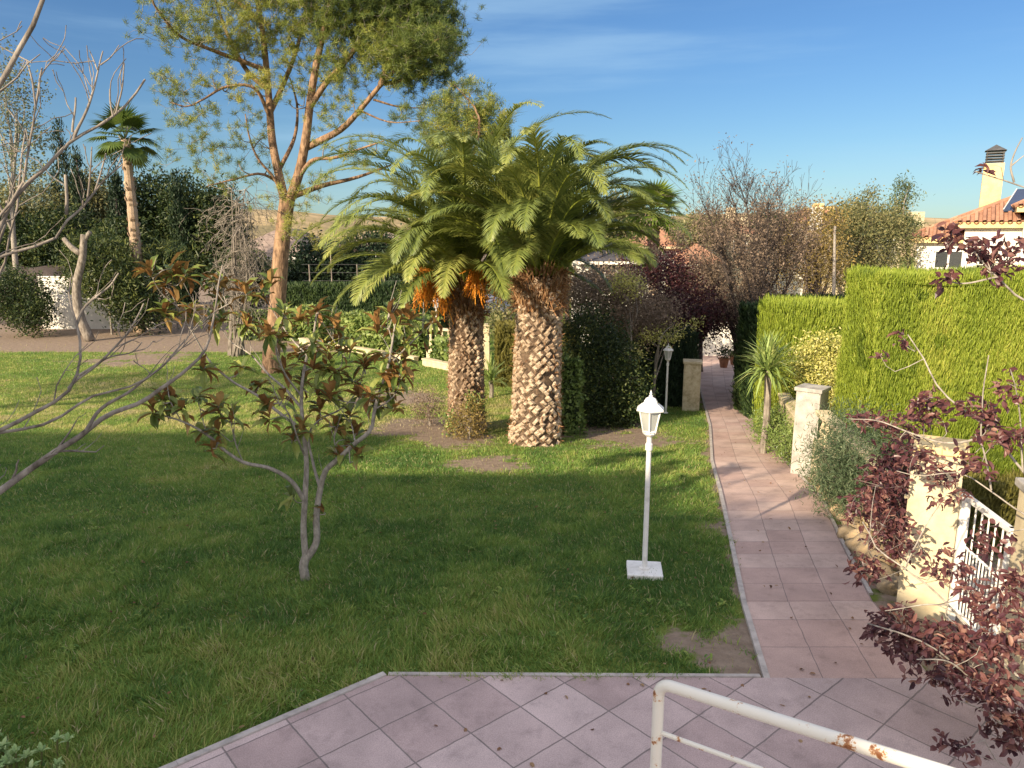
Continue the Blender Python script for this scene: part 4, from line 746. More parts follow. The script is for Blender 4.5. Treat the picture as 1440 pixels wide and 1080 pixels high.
# ---------------------------------------------------------------- shrubs
def shrub(name,label,base,ells,mat,ncl,rc,per,L,Wd,T=T_QUAD,bark='bark',up=.4,shell=.6,cat='shrub',group=None,twig=.008,tones=None,nl=7,frac=.5,tr=(.04,.02)):
    return tree(name,label,cat,base,ells,MT[mat],MT[bark],tr,nl,ncl,rc,per,L,Wd,T,up,shell,group,None,twig,frac,tones,'foliage')
def gb_(px,y): x=xt(px,y); return (x,y,float(gz(x,y)))
shrub('rosemary_shrub','grey green needle leaved rosemary bush leaning over the path by the grey pillar',(4.25,8.7,-.27),[((4.1,8.8,.22),(.42,.5,.42)),((3.9,8.3,.05),(.3,.4,.33)),((4.0,8.35,.5),(.45,.4,.45)),((3.95,7.7,.45),(.35,.4,.35)),((4.1,7.9,.2),(.35,.45,.4)),((4.25,9.0,.6),(.3,.35,.28))],'rosemary',560,.22,40,.06,.008,T_BLADE,up=.7)
shrub('low_shrub','low grey green shrub spilling onto the path in front of the yucca',(4.72,12.2,-.6),[((4.5,11.9,-.22),(.38,.6,.36)),((4.38,11.1,-.25),(.28,.4,.28)),((4.6,12.8,-.3),(.32,.4,.34))],'ivy',260,.18,28,.055,.018,T_QUAD,up=.6)
shrub('variegated_shrub','yellow and green variegated shrub heaped behind the grey pillar',(5.3,12.1,-.5),[E(1155,512,12.3,36,34),E(1170,540,11.8,28,26),E(1145,545,12,20,20),E(1180,508,12.2,22,30)],'varieg',330,.2,34,.05,.03,T_QUAD,up=.3)
shrub('small_conifer','small upright bright green conifer before the narrow dark hedge',gb_(1087,14.6),[E(1087,478,14.6,11,32)],'hedge',60,.14,40,.06,.02,T_BLADE,up=1.2)
shrub('dark_shrub','big dark glossy shrub standing between the ivy column and the far lamp',gb_(850,15),[E(848,535,14.9,50,72),E(875,560,14.8,34,46),E(830,480,15.2,36,40),E(812,560,15,22,45)],'dark',620,.28,40,.06,.035,T_QUAD,up=.1,shell=.7)
shrub('rose_shrub','straggly brownish rose thicket above the dark glossy shrub',gb_(860,17),[E(850,432,17,52,36),E(905,455,17.2,30,30),E(820,410,17.4,26,24),E(880,405,17.6,22,20),E(930,440,17.8,26,22)],'brush',620,.35,26,.06,.035,T_QUAD,up=.2,twig=.006,frac=.9)
shrub('yellow_shrub','small yellowish leafy shoots on top of the rose thicket',gb_(882,16.6),[E(882,402,16.6,20,14)],'varieg',40,.25,22,.07,.035)
shrub('white_flower_shrub','pale leaved sprays arching over the far garden lamp',gb_(925,16.6),[E(930,472,16.6,34,7),E(890,500,15.9,18,6),E(962,455,16.8,20,6)],'varieg',46,.18,22,.055,.03,twig=.005,frac=1)
shrub('dry_bush','small dry brown bush on bare soil left of the greyish palm',gb_(601,14.8),[E(601,572,14.8,21,17)],'brush',70,.2,20,.04,.022,frac=.9)
shrub('dry_bush','dry tan bush with a few green leaves at the foot of the greyish palm',gb_(657,13.3),[E(657,600,13.3,24,22),E(664,575,13.4,15,20)],'tan',90,.18,22,.045,.022,frac=.9)
shrub('ivy_clump','little green climber on the lower trunk of the greyish palm',gb_(668,13.45),[E(668,568,13.7,10,12),E(634,600,13.75,7,20)],'ivy',30,.13,16,.06,.045,T_LEAF)
shrub('rose_bush','thin rose bush with pale leaves between the palms behind the olive hedge',gb_(712,22),[E(715,438,22,28,24),E(700,455,21.6,14,22)],'olive',110,.3,16,.09,.05,frac=1,twig=.008)
shrub('round_bush','rounded dark green bush before the white wall at the far left',gb_(28,31.5),[E(25,420,31.5,36,34),E(45,440,31,20,26),E(8,405,32,22,24)],'dark',260,.5,40,.13,.06,up=.3,shell=.75)
shrub('tall_bush','tall feathery green bush right of the lopped trunk',gb_(150,32),[E(150,385,32,38,45),E(120,375,32.2,24,34),E(175,410,31.6,26,36)],'dark',260,.6,44,.2,.045,T_BLADE,up=.8,tones=.62)
shrub('dark_bush','dark broad bush at the foot of the tall fan palm',gb_(212,32),[E(208,432,32,26,24),E(185,445,31.6,22,16)],'dark',120,.5,36,.13,.06,up=.2)
shrub('short_palm_bush','low spiky dwarf palm bush in the shade behind the pine',gb_(245,33.5),[E(240,375,33.5,26,22)],'dark',60,.6,24,.4,.05,T_BLADE,up=.7,tones=.55)
shrub('lime_shrub','yellow green leafy shrub by the cream pillar at the right edge',(3.45,3.9,.03),[((3.38,3.95,.72),(.13,.2,.3)),((3.42,3.9,.4),(.16,.22,.3))],'lime',70,.14,16,.05,.03,T_LEAF,tones=.5)
# dark climbers low along the right of the path
shrub('dark_shrub','dark green undergrowth between the edging stones and the rosemary',(4.05,7.3,-.1),[((4.05,7.2,.2),(.3,.6,.35)),((4.25,7.6,.5),(.35,.5,.3)),((4.0,6.5,.2),(.2,.4,.25))],'dark',210,.2,30,.05,.02,up=.4)
# spiky plants
def spiky(label,base,c,n,L,Wd,elo,mat,name='yucca_plant'):
    t=thing(name,label,'yucca',base); g=Geo(); tube(g,smooth_line([np.array(base)-[0,0,.05],(np.array(base)+c)/2+[.03,0,0],c],6),.055,8); g.build('trunk',MT['bark'],t)
    g=Geo(); az=rng.uniform(0,6.28,n); e=R(elo)+(R(88)-R(elo))*rng.random(n)**.8; U=np.stack([np.cos(az)*np.cos(e),np.sin(az)*np.cos(e),np.sin(e)],-1); Nn=np.stack([-np.cos(az)*np.sin(e),-np.sin(az)*np.sin(e),np.cos(e)],-1)
    leaves(g,T_BLADE,np.array(c)+U*.04+rng.normal(size=(n,3))*.03,U,Nn,L*rng.uniform(.75,1.1,n),Wd,np.clip(rng.normal(.5,.2,n),0,1)); g.build('leaf_rosette',MT[mat],t); return t
c_=at(1080,520,11.9); spiky('spiky yucca fanning out over the cream wall beside the path',(c_[0],11.9,float(gz(c_[0],11.9))),c_,210,.62,.04,-45,'yucca')
c_=at(690,535,18.5); spiky('slender spiky leaf clump beside the greyish palm trunk',(c_[0],18.5,float(gz(c_[0],18.5))),c_,90,.62,.035,-20,'yucca')
# succulent, lower left corner
t=thing('succulent_plant','pale green fleshy leaved plant in the lower left corner by the terrace','succulent',(-2.55,3.72,0)); g=Geo();gl=Geo()
for i in range(30):
    q=gp(rng.uniform(-60,112),rng.uniform(1062,1120)); 
    if q[0]>-2.35: continue
    p=np.array([q[0]-.05,q[1],rng.uniform(.06,.15)]); tube(g,[[p[0]-.03,p[1]+.02,-.01],[p[0],p[1],p[2]]],.006,5); g.build('stem',MT['olive'],t); g=Geo(); n=11; az=rng.uniform(0,6.28,n); U=np.stack([np.cos(az),np.sin(az),rng.uniform(.2,1.4,n)],-1)
    leaves(gl,T_LEAF,np.tile(p,(n,1)),U,np.array([0,0,1])-U*.3,rng.uniform(.04,.065,n),rng.uniform(.018,.026,n),rng.random(n))
gl.build('foliage',MT['succ'],t)
# ---------------------------------------------------------------- foreground purple plum
TB=np.array([4.9,3.3,0.]); t=thing('plum_tree','purple leaved plum reaching in from the right edge over the gate and paving','plum tree',TB)
g=Geo(); tp=TB+[-.1,.05,.9]; tube(g,smooth_line([TB-[0,0,.1],TB+[0,0,.4],tp],8),np.linspace(.10,.07,8),10); sk=[smooth_line([TB,TB+[0,0,.4],tp],6)]; sr=[np.full(6,.07)]; gl=Geo()
def pb_(pts,y,r0,r1,dy=0,root=True):
    n=len(pts); P=[at(p[0],p[1],y+dy*i/n) for i,p in enumerate(pts)]
    if root: d=P[0]-tp; P=[tp,tp+d*.5+[0,0,.05]]+P
    q=smooth_line(np.array(P),len(P)*4); q=q+np.stack([vn(q+k_*9,5)-.5 for k_ in range(3)],-1)*.04; rr=np.linspace(r0,r1,len(q)); tube(g,q,rr,6); sk.append(q[len(q)//3:] if root else q); sr.append(rr[len(q)//3:] if root else rr); return q
pb_([(1470,440),(1440,425),(1402,392),(1365,352),(1338,322)],3.9,.014,.004); pb_([(1402,392),(1350,400),(1330,395)],3.9,.006,.003,0,False)
pb_([(1470,285),(1440,263),(1415,252),(1388,243),(1374,238)],3.6,.008,.003); pb_([(1424,255),(1421,232),(1427,212),(1436,192)],3.6,.005,.0025,0,False); pb_([(1421,232),(1440,215)],3.6,.004,.002,0,False)
pb_([(1470,690),(1440,662),(1400,610),(1352,575),(1318,545),(1300,500),(1280,470)],4.3,.016,.004,.6); pb_([(1400,610),(1340,625),(1285,612),(1235,595),(1190,588)],4.6,.009,.003,.9,False)
pb_([(1470,740),(1440,722),(1395,690),(1345,665),(1300,668),(1260,660)],4.1,.012,.003,.8); pb_([(1395,690),(1385,620),(1382,560),(1390,500)],4.3,.006,.003,0,False); pb_([(1440,662),(1432,560),(1420,520)],4.3,.006,.003,0,False)
pb_([(1480,990),(1440,955),(1385,902),(1335,852),(1275,800),(1235,768),(1212,735)],3.7,.016,.004,1.3); pb_([(1275,800),(1290,760),(1330,700)],4.4,.005,.003,.3,False); pb_([(1335,852),(1300,850),(1245,860)],4.1,.006,.003,.2,False)
pb_([(1500,1030),(1440,1000),(1360,950),(1300,905),(1240,885),(1222,880)],3.6,.015,.004,.5); pb_([(1480,1080),(1440,1052),(1400,1010),(1340,985)],3.4,.010,.003,.2); pb_([(1360,950),(1330,930),(1290,930)],3.7,.006,.003,.1,False); pb_([(1400,1070),(1385,1040),(1350,1050)],3.4,.005,.0025,0,True)
ML=[((1345,330),3.9,(22,18),9),((1370,350),3.9,(32,18),14),((1420,355),3.9,(30,20),14),((1330,385),3.9,(14,10),4),((1405,375),3.9,(24,12),8),((1383,240),3.6,(6,5),1),((1310,575),4.9,(26,22),14),((1262,595),5.2,(36,16),14),((1210,590),5.5,(24,12),6),((1275,480),4.9,(8,16),2),((1245,500),5,(22,10),1),
((1370,575),4.4,(24,16),8),((1410,610),4.3,(32,18),12),((1425,540),4.3,(14,24),5),((1290,640),4.9,(36,10),6),((1370,650),4.3,(26,14),5),((1230,675),5.5,(40,12),10),((1320,680),4.7,(30,30),8),((1225,720),5.4,(40,26),22),((1255,755),5.2,(30,30),18),((1220,800),5.1,(24,18),12),((1285,640),5.2,(20,40),8),
((1330,800),4.3,(34,24),9),((1390,760),4.0,(30,24),6),((1245,885),4.2,(28,22),22),((1290,900),4.1,(40,26),36),((1350,905),3.9,(40,32),38),((1410,900),3.7,(34,40),34),((1320,940),3.8,(50,22),34),((1390,960),3.6,(46,34),40),((1420,1020),3.5,(34,34),32),((1350,1050),3.45,(26,10),8),((1395,860),3.8,(40,26),22),((1270,860),4.3,(26,12),9),((1425,820),3.8,(20,24),9)]
for (c,y,hr,n) in ML:
    n=int(n*(1.1 if c[1]>850 else (.75 if c[1]<420 else 1.9))+1)
    cc=at(c[0],c[1],y); s=y/F; d=rdir(n)*(rng.random((n,1))**.5); C=cc+d*np.array([hr[0]*s*1.2,max(hr)*s*1.3,hr[1]*s*1.2]); connect(g,sk,sr,C,.004,3,frac=1,sag=.08,bow=.2)
    for q in C:
        k=rng.integers(4,9); U=rdir(k)*[1,1,.7]+[0,0,-.35]; leaves(gl,T_LEAF,q+rng.normal(size=(k,3))*.02,U,rdir(k,.8),rng.uniform(.035,.075,k),rng.uniform(.02,.038,k),np.clip(rng.normal(.45,.25,k),0,1))
g.build('trunk',MT['palebark'],t,smooth=True); gl.build('foliage',MT['plum'],t)
shrub('plum_shrub','dark purple leaved shrub growing out from the edging stones by the cream pillar',(3.75,6.7,-.08),[((3.75,6.75,.42),(.26,.5,.35)),((3.68,6.35,.3),(.2,.35,.22)),((3.8,7.0,.75),(.25,.3,.2))],'plum_d',220,.16,14,.06,.035,T_LEAF,up=-.2,frac=.6,twig=.004,bark='darkbark')
# ---------------------------------------------------------------- trees of the middle distance
rng=np.random.default_rng(300)
tree('plum_tree','dark purple plum tree overhanging the shaded end of the path','plum tree',gb_(950,20.5),[E(925,410,20,40,42),E(965,435,20,40,34),E(905,368,20.5,22,24),E(990,462,19.5,22,16),E(930,455,20,34,20),E(955,380,21,30,24),E(1005,448,19,22,20),E(975,440,18.5,40,22)],MT['plum_d'],MT['darkbark'],(.13,.06),12,620,.4,26,.075,.045,frac=.7,tones=None)
t=thing('bare_shrub_tree','broad bushy tree of many upright dark stems with few leaves behind the path','tree',gb_(1068,19)); g=Geo(); b=np.array(gb_(1068,19)); tips=[]
for (px,py) in [(985,262),(1000,300),(1025,245),(1045,240),(1062,255),(1080,262),(1100,275),(1118,300),(965,320),(1130,330),(1010,330),(1035,300),(1055,310),(1075,320),(1095,335),(1000,370),(1110,370),(1040,350)]:
    e=at(px,py+22,19+rng.normal(0,.9)); L_=np.linalg.norm(e-b); s0=b+rng.normal(size=3)*[.2,.2,0]; m1=s0+(e-s0)*.45+[-(e[0]-b[0])*.18,0,.1]; q=smooth_line([s0,m1,e],12)+np.stack([vn(s0+np.arange(12)[:,None]*.4+k_*7,1)-.5 for k_ in range(3)],-1)*.18; rr=np.linspace(.065,.009,12); tube(g,q,rr,5,0)
    for s in range(22):
        j=min(10,int(rng.integers(3,14))); tg=nrm(q[j+1]-q[j]); nd=nrm(tg+rng.normal(size=3)*.4+[0,0,.3]); grow(g,q[j],nd,rng.uniform(.5,1.25),max(rr[j]*.4,.006),2,[],5,.16,.2,(2,3),.7,.55,3,.004,0,tips)
g.build('trunk',MT['darkbark'],t,smooth=True); g=Geo(); T_=np.array(tips); T_=T_[(T_[:,2]<zt(1040,285,19))|(rng.random(len(T_))<.12)]; k=min(len(T_),4200); T_=T_[rng.choice(len(T_),k,False)]; leafcloud(g,T_,.22,6,.065,.03); g.build('foliage',MT['brush'],t)
tree('autumn_tree','rusty gold autumn tree right of the bushy bare tree','tree',gb_(1140,25),[E(1140,330,25,38,40),E(1160,365,25,34,40),E(1115,370,25,26,36),E(1165,310,25.5,20,24)],MT['tan'],MT['darkbark'],(.16,.07),16,300,.45,26,.08,.05,shell=.4,frac=1,twig=.012)
tree('olive_tree','broad grey green leafy tree behind the bright hedge corner','tree',gb_(1225,27),[E(1215,345,27,42,44),E(1250,350,27,34,44),E(1200,320,27.5,28,30),E(1245,310,27.5,26,24),E(1190,390,27,22,26)],MT['olive'],MT['darkbark'],(.18,.08),14,420,.45,34,.09,.05,shell=.55,frac=.8,twig=.012)
tree('conifer_tree','spiky pale conifer top rising above the grey green tree','conifer',gb_(1268,29),[E(1266,285,29,9,34),E(1266,320,29,24,14),E(1280,278,29,14,4),E(1250,300,29,18,5),E(1272,262,29,9,4)],MT['conifer'],MT['bark'],(.14,.03),6,110,.3,34,.12,.03,T_BLADE,up=.5)
tree('slender_tree','thin leafy tree tip standing above the trees left of the conifer','tree',gb_(1223,29),[E(1224,290,29,14,26),E(1200,290,29,12,16)],MT['olive'],MT['bark'],(.1,.03),7,60,.3,20,.1,.05,frac=1)
g=Geo(); q=np.array(gb_(1172,23.5)); tube(g,smooth_line([q,q+[.05,0,2],at(1174,318,23.5)],12),np.linspace(.075,.035,12),8); tag(g.build('pale_trunk',MT['palebark'],smooth=True),'straight pale bare trunk standing before the autumn tree','tree trunk')
def bare(label,base,h,n,seed,spread=.5,r=.09,m='bark',lv=3):
    global rng
    rng=np.random.default_rng(seed); t=thing('bare_tree',label,'tree',base); g=Geo(); b=np.array(base,float)
    tube(g,[b-[0,0,.1],b+[0,0,h*.3]],[r,r*.8],8)
    for i in range(n): grow(g,b+[0,0,h*rng.uniform(.2,.32)],[rng.normal()*spread,rng.normal()*spread,1],h*.42,r*.5,lv,[],6,.13,.12,(2,4),.7,.62,4,.008)
    g.build('trunk',MT[m],t); return t
bare('leafless twiggy tree behind the tiled roof house',gb_(1345,36),6.3,8,21); bare('pale leafless tree rising right of the bushy tree, over the far roofs',gb_(1125,33),6.0,6,22,.6)
rng=np.random.default_rng(310)
# dry hanging shrub beside the pine
t=thing('dry_climber','tangle of dry grey hanging twigs just left of the pine trunk','climber',gb_(325,26)); g=Geo(); b=np.array(gb_(325,26)); 
for i in range(11):
    e=at(rng.uniform(322,352),rng.uniform(262,345),26+rng.normal(0,.4)); q=smooth_line([b+rng.normal(size=3)*[.15,.15,0],b*.4+e*.6+rng.normal(size=3)*.25,e],10); tube(g,q,np.linspace(.05,.015,10),5)
    for s in range(16):
        j=rng.integers(4,10); grow(g,q[j],[rng.normal(),rng.normal()*.7,-.2+rng.normal()*.5],rng.uniform(.5,1.3),.013,2,[],6,.28,-.35,(2,3),.9,.6,3,.006)
g.build('trunk',MT['bark'],t)
t=thing('lopped_tree','leaning grey trunk with lopped top in front of the white wall','tree trunk',gb_(116,30)); g=Geo(); b=np.array(gb_(118,30))
q=smooth_line([b,at(111,440,30),at(108,400,30),at(116,362,30),at(118,330,30)],16); tube(g,q,np.linspace(.2,.12,16),10,cap=True); tube(g,smooth_line([at(115,358,30),at(103,350,30),at(90,336,30.2)],6),np.linspace(.12,.09,6),8,cap=True); tube(g,smooth_line([at(118,340,30),at(124,330,30),at(127,326,30)],5),.08,8,cap=True); g.build('trunk',MT['bark'],t,smooth=True)
# far left trees
def cypress(label,px,y,py_top,rx,py_bot=430):
    c1=at(px,py_top,y); zb=float(gz(c1[0],y)); H=c1[2]-zb; s=rx*y/F; el=[((c1[0],y,zb+H*(.12+.8*q)),(s*(1.05-.85*q**1.6),s*(1.05-.85*q**1.6),H*.14)) for q in np.linspace(0,1,8)]
    tree('cypress_tree',label,'cypress',(c1[0],y,zb),el,MT['cypress'],MT['darkbark'],(.15,.03),4,300,.3,34,.22,.05,T_BLADE,up=1.5,shell=.8,frac=.1,top=(c1[0],y,zb+H*.9))
cypress('slim dark cypress just left of the tall fan palm',159,41,222,14); cypress('very slender cypress spire poking up behind the bare branches',104,44,193,9); cypress('wide dark cypress cone at the far left',80,46,164,26); cypress('pointed cypress tip in the leafy mass right of the fan palm',245,41,236,13)
def bgtree(label,px,py,y,rx,rz,mat,n=170,tones=None,cat='tree',L=.2,per=34,extra=()):
    tree('leafy_tree',label,cat,gb_(px,y),[E(px,py,y,rx,rz),E(px-rx*.4,py+rz*.35,y-.5,rx*.7,rz*.6),E(px+rx*.45,py+rz*.3,y+.4,rx*.65,rz*.6)]+list(extra),MT[mat],MT['darkbark'],(.2,.08),7,int(n*1.5),.7,per,L,L*.55,up=.3,shell=.75,frac=.25,tones=tones,twig=.02)
bgtree('rounded dark evergreen directly right of the fan palm trunk',215,320,43,34,70,'dark',330); bgtree('dark evergreen in the middle of the leafy mass right of the fan palm',268,325,42.5,34,68,'dark',330)
bgtree('dark evergreen at the right end of the leafy mass, behind the dry twigs',308,328,42,28,60,'dark',280); bgtree('light green tree crown showing between the cypresses',130,290,47,26,40,'olive',160)
bgtree('yellow green tree behind the bare branches at the far left edge',45,300,45,60,36,'olive',230); bgtree('deep dark tree behind the round bush at the far left',20,360,42,50,55,'dark',300); bgtree('deep dark tree behind the lopped trunk',100,350,42,46,52,'dark',300); bgtree('deep dark tree behind the slim cypress and tall bush',175,365,40,40,48,'dark',260)
bgtree('low dark tree left of the pine behind the dry twigs',345,392,38,34,30,'dark',180); bgtree('dark shady tree right of the pine above the long hedge',450,383,41,42,42,'cypress',220); bgtree('dark shady tree above the middle of the long hedge',525,376,42,50,46,'cypress',240); bgtree('dark shady tree above the end of the long hedge behind the fruiting palm',600,380,41,46,46,'cypress',220)
tree('poplar_tree','airy grey green poplar with thin foliage at the upper left edge','poplar',gb_(22,39),[E(15,190,39,44,90),E(5,110,39,26,60),E(45,240,39,30,60),E(30,140,39,30,50)],MT['poplar'],MT['palebark'],(.18,.06),16,260,.5,15,.13,.09,shell=.3,frac=1,twig=.018)
bgtree('yellow green leafy tree behind the crown of the thick palm',872,305,46,34,22,'olive',160); bgtree('dark leafy tree behind the thick palm and the white house',800,330,52,34,26,'dark',130)
bgtree('small far tree between the roofs behind the bare stems',985,325,62,34,16,'olive',110,L=.3); bgtree('far dark tree between the roofs right of the bare stems',1075,318,70,30,14,'dark',90,L=.3); bgtree('far green tree beside the grey green tree on the skyline',1195,312,66,28,16,'dark',90,L=.3)
tree('brown_tree','brownish thin leaved tree filling the gap between purple plum and bushy tree','tree',gb_(990,25),[E(985,405,25,36,40),E(1005,440,25,30,26)],MT['brush'],MT['darkbark'],(.1,.05),10,240,.4,26,.1,.06,frac=.8)
shrub('pink_shrub','low reddish brown shrub under the white house windows',gb_(850,24),[E(860,395,24,44,14),E(815,400,24,24,18)],'brush',120,.5,24,.1,.05)
shrub('dark_shrub','dark filling shrub in the gap between the rose thicket and the purple plum',gb_(900,19.5),[E(905,470,19.5,36,34),E(860,460,19.8,34,30)],'dark',200,.4,30,.08,.045)
# mesh fence with posts behind the long hedge
fa=at(425,390,37.5);fb=at(620,390,37.5); t=thing('mesh_fence','tall thin grey post fence above the long dark hedge','fence',(*((fa+fb)/2)[:2],float(gz(fa[0],37.5)))); zt_=zt(500,372,37.5); zb=float(gz(fa[0],37.5))
for px in (436,467,503,541,580,615):
    g=Geo(); x=xt(px,37.5); tube(g,[[x,37.5,zb],[x,37.5,zt_+(.5 if px==467 else 0)]],.035,6); g.build('post',MT['bark'],t)
g=Geo()
for h in np.linspace(0,1.2,4): tube(g,[[fa[0],37.5,zt_-h],[fb[0],37.5,zt_-h]],.011,4)
g.build('rail',MT['metal_d'],t)
# parasol
pc=at(688,414,31); t=thing('garden_parasol','grey blue parasol open in the garden between the palms','parasol',(pc[0],pc[1],float(gz(pc[0],31)))); g=Geo(); lathe(g,(pc[0],pc[1],pc[2]-.62),[(1.35,0),(1.3,.1),(.7,.38),(.08,.62),(0,.64)],8); g.build('canopy',MT['canvas'],t); g=Geo(); tube(g,[[pc[0],pc[1],float(gz(pc[0],31))],pc-[0,0,.1]],.025,8); g.build('pole',MT['metal_d'],t)
# ---------------------------------------------------------------- houses
def roofplane(g,a,b,h_in,Lh,rise,li,ri,m,pitch=.24,tubes=True):
    # a-b eave, h_in: horizontal unit vector pointing to the ridge, Lh: horizontal run, rise, li/ri: insets of the ridge ends along the eave
    a=np.array(a,float);b=np.array(b,float); u=nrm(b-a); W=np.linalg.norm(b-a); up=np.array([h_in[0]*Lh,h_in[1]*Lh,rise]); g.add([a,b,b-u*ri+up,a+u*li+up],np.array([(0,1,2,3)]),.4,m)
    if not tubes: return
    for s in np.arange(pitch/2,W,pitch):
        f=min(1,s/max(li,1e-6),(W-s)/max(ri,1e-6)); p=a+u*s; tube(g,[p-up*.015+[0,0,.02],p+up*f+[0,0,.02]],pitch*.33,5,m,rng.random())
def house(name,label,x0,x1,y0,y1,zb,ze,rise,wm,rm,wins=(),chims=(),over=.4,tubes=False,frame='white',fascia=None,parent=None,cat='house'):
    t=parent or thing(name,label,cat,((x0+x1)/2,(y0+y1)/2,zb)); g=Geo(); box(g,x0,x1,y0,y1,zb,ze,bev=.02); g.build('wall',MT[wm],t)
    X0,X1,Y0,Y1=x0-over,x1+over,y0-over,y1+over; w_=(Y1-Y0)/2; l_=(X1-X0)
    g=Geo(); 
    if l_>=2*w_:
        roofplane(g,(X0,Y0,ze+.05),(X1,Y0,ze+.05),(0,1),w_,rise,w_,w_,0,tubes=tubes); roofplane(g,(X1,Y1,ze+.05),(X0,Y1,ze+.05),(0,-1),w_,rise,w_,w_,0,tubes=False); roofplane(g,(X0,Y1,ze+.05),(X0,Y0,ze+.05),(1,0),w_,rise,w_-.001,w_-.001,0,tubes=tubes); roofplane(g,(X1,Y0,ze+.05),(X1,Y1,ze+.05),(-1,0),w_,rise,w_-.001,w_-.001,0,tubes=False)
    else:
        w2=l_/2; roofplane(g,(X0,Y1,ze+.05),(X0,Y0,ze+.05),(1,0),w2,rise,w2,w2,0,tubes=tubes); roofplane(g,(X1,Y0,ze+.05),(X1,Y1,ze+.05),(-1,0),w2,rise,w2,w2,0,tubes=False); roofplane(g,(X0,Y0,ze+.05),(X1,Y0,ze+.05),(0,1),w2,rise,w2-.001,w2-.001,0,tubes=tubes); roofplane(g,(X1,Y1,ze+.05),(X0,Y1,ze+.05),(0,-1),w2,rise,w2-.001,w2-.001,0,tubes=False)
    rf=g.build('roof',MT[rm],t)
    g=Geo(); e=.03; 
    for (a0,a1,b0,b1) in ((X0+e,X1-e,Y0+e,y0-.003),(X0+e,X1-e,y1+.003,Y1-e),(X0+e,x0-.003,y0,y1),(x1+.003,X1-e,y0,y1)): box(g,a0,a1,b0,b1,ze-.16,ze+.03)
    g.build('eaves',MT[fascia or wm],t)
    for (cx,cy,cw,ct) in chims:
        g=Geo(); box(g,cx-cw/2,cx+cw/2,cy-cw/2,cy+cw/2,ze,ct,bev=.01); ch=g.build('chimney',MT[wm if fascia is None else fascia],rf)
    for (wx,wz,ww,wh) in wins:
        g=Geo(); th=.07
        for (a0,a1,b0,b1) in ((wx-ww/2,wx+ww/2,wz+wh/2-th,wz+wh/2),(wx-ww/2,wx+ww/2,wz-wh/2,wz-wh/2+th),(wx-ww/2,wx-ww/2+th,wz-wh/2+th,wz+wh/2-th),(wx+ww/2-th,wx+ww/2,wz-wh/2+th,wz+wh/2-th),(wx-.03,wx+.03,wz-wh/2+th,wz+wh/2-th)): box(g,a0,a1,y0-.05,y0-.003,b0,b1)
        fr=g.build('window',MT[frame],t); g=Geo(); box(g,wx-ww/2+th,wx+ww/2-th,y0-.02,y0-.004,wz-wh/2+th,wz+wh/2-th); g.build('pane',MT['win'],fr)
        g=Geo(); box(g,wx-ww/2-.08,wx+ww/2+.08,y0-.12,y0-.004,wz-wh/2-.07,wz-wh/2-.005); g.build('sill',MT[wm],fr)
    return t,rf
hx_,hy_=xt(1283,27.5),27.5; HT=thing('tiled_house','cream house with terracotta tiled roof, solar panel and tall chimney at the right','house',(hx_,hy_,-3))
W3=lambda lx,ly:(hx_+lx,hy_+ly)
def wing(a,b,c,d,ze,rise,wm='wrender',wins=()): return house('','',hx_+a,hx_+b,hy_+c,hy_+d,-3,ze,rise,wm,'rooftile',wins=wins,over=.3,tubes=True,fascia='yrender',parent=HT)[1]
zA=zt(1300,335,27.0); zB=zt(1365,314,26.2); zC=zt(1425,292,25.6)
wing(0,9,0,8,zA,1.9,wins=[(hx_+1.05,zt(1352,365,27),.95,.7)]); rB=wing(1.45,9.5,-.5,7.5,zB,2.1); rC=wing(3.1,10,-1.0,6,zC,1.9,wins=[(hx_+4.3,zC-1.1,.9,.6)])
g=Geo(); box(g,hx_+1.87,hx_+2.53,hy_+3.1,hy_+3.76,zB,zt(1404,229,29),bev=.01); g.build('chimney',MT['yrender'],rB); zc=zt(1404,229,29); cx,cy=hx_+2.2,hy_+3.43; g=Geo()
for i in range(4): box(g,cx-.3,cx+.3,cy-.3,cy+.3,zc+.06+i*.1,zc+.10+i*.1)
for sx_ in (-.26,.26):
    for sy_ in (-.26,.26): tube(g,[[cx+sx_,cy+sy_,zc],[cx+sx_,cy+sy_,zc+.46]],.025,4)
q=[(cx-.35,cy-.35),(cx+.35,cy-.35),(cx+.35,cy+.35),(cx-.35,cy+.35)]; g.add([(a_,b_,zc+.46) for a_,b_ in q]+[(cx,cy,zc+.7)],[np.array([(0,1,4),(1,2,4),(2,3,4),(3,0,4)]),np.array([(3,2,1,0)])]); g.build('chimney_cap',MT['metal_d'],rB)
wB=4.3; slope=2.1/wB; pa=[(hx_+lx,hy_-.8+dd,zB+.05+slope*dd+.12) for lx,dd in ((2.5,.55),(4.3,.55),(4.3,2.1),(2.9,2.1))]
g=Geo(); g.add(pa+[(a_,b_,c_2-.05) for a_,b_,c_2 in pa],np.array([(0,1,2,3),(7,6,5,4),(0,4,5,1),(1,5,6,2),(2,6,7,3),(3,7,4,0)])); sp=g.build('solar_panel',MT['solar'],rB)
g=Geo()
for f in (0,.33,.66,1.): a_=np.array(pa[0])*(1-f)+np.array(pa[1])*f; b_=np.array(pa[3])*(1-f)+np.array(pa[2])*f; tube(g,[a_+[0,0,.01],b_+[0,0,.01]],.018,4)
g.build('panel_frame',MT['white'],sp); HT.rotation_euler=(0,0,R(-30))
house('white_house','low white house with a dark roof seen between the thick palm and the purple plum',xt(822,46),xt(935,46),46,56,-5,zt(850,368,46),1.1,'wrender','slate',wins=[(xt(850,46),zt(850,384,46),1.7,1.3),(xt(893,46),zt(890,385,46),2.4,1.5)],over=.5)
house('brown_roof_house','wide low house with a brown roof behind the pine trunk',xt(318,56),xt(440,56),56,68,-5,zt(360,362,56),2.1,'wrender','broof',over=.6)
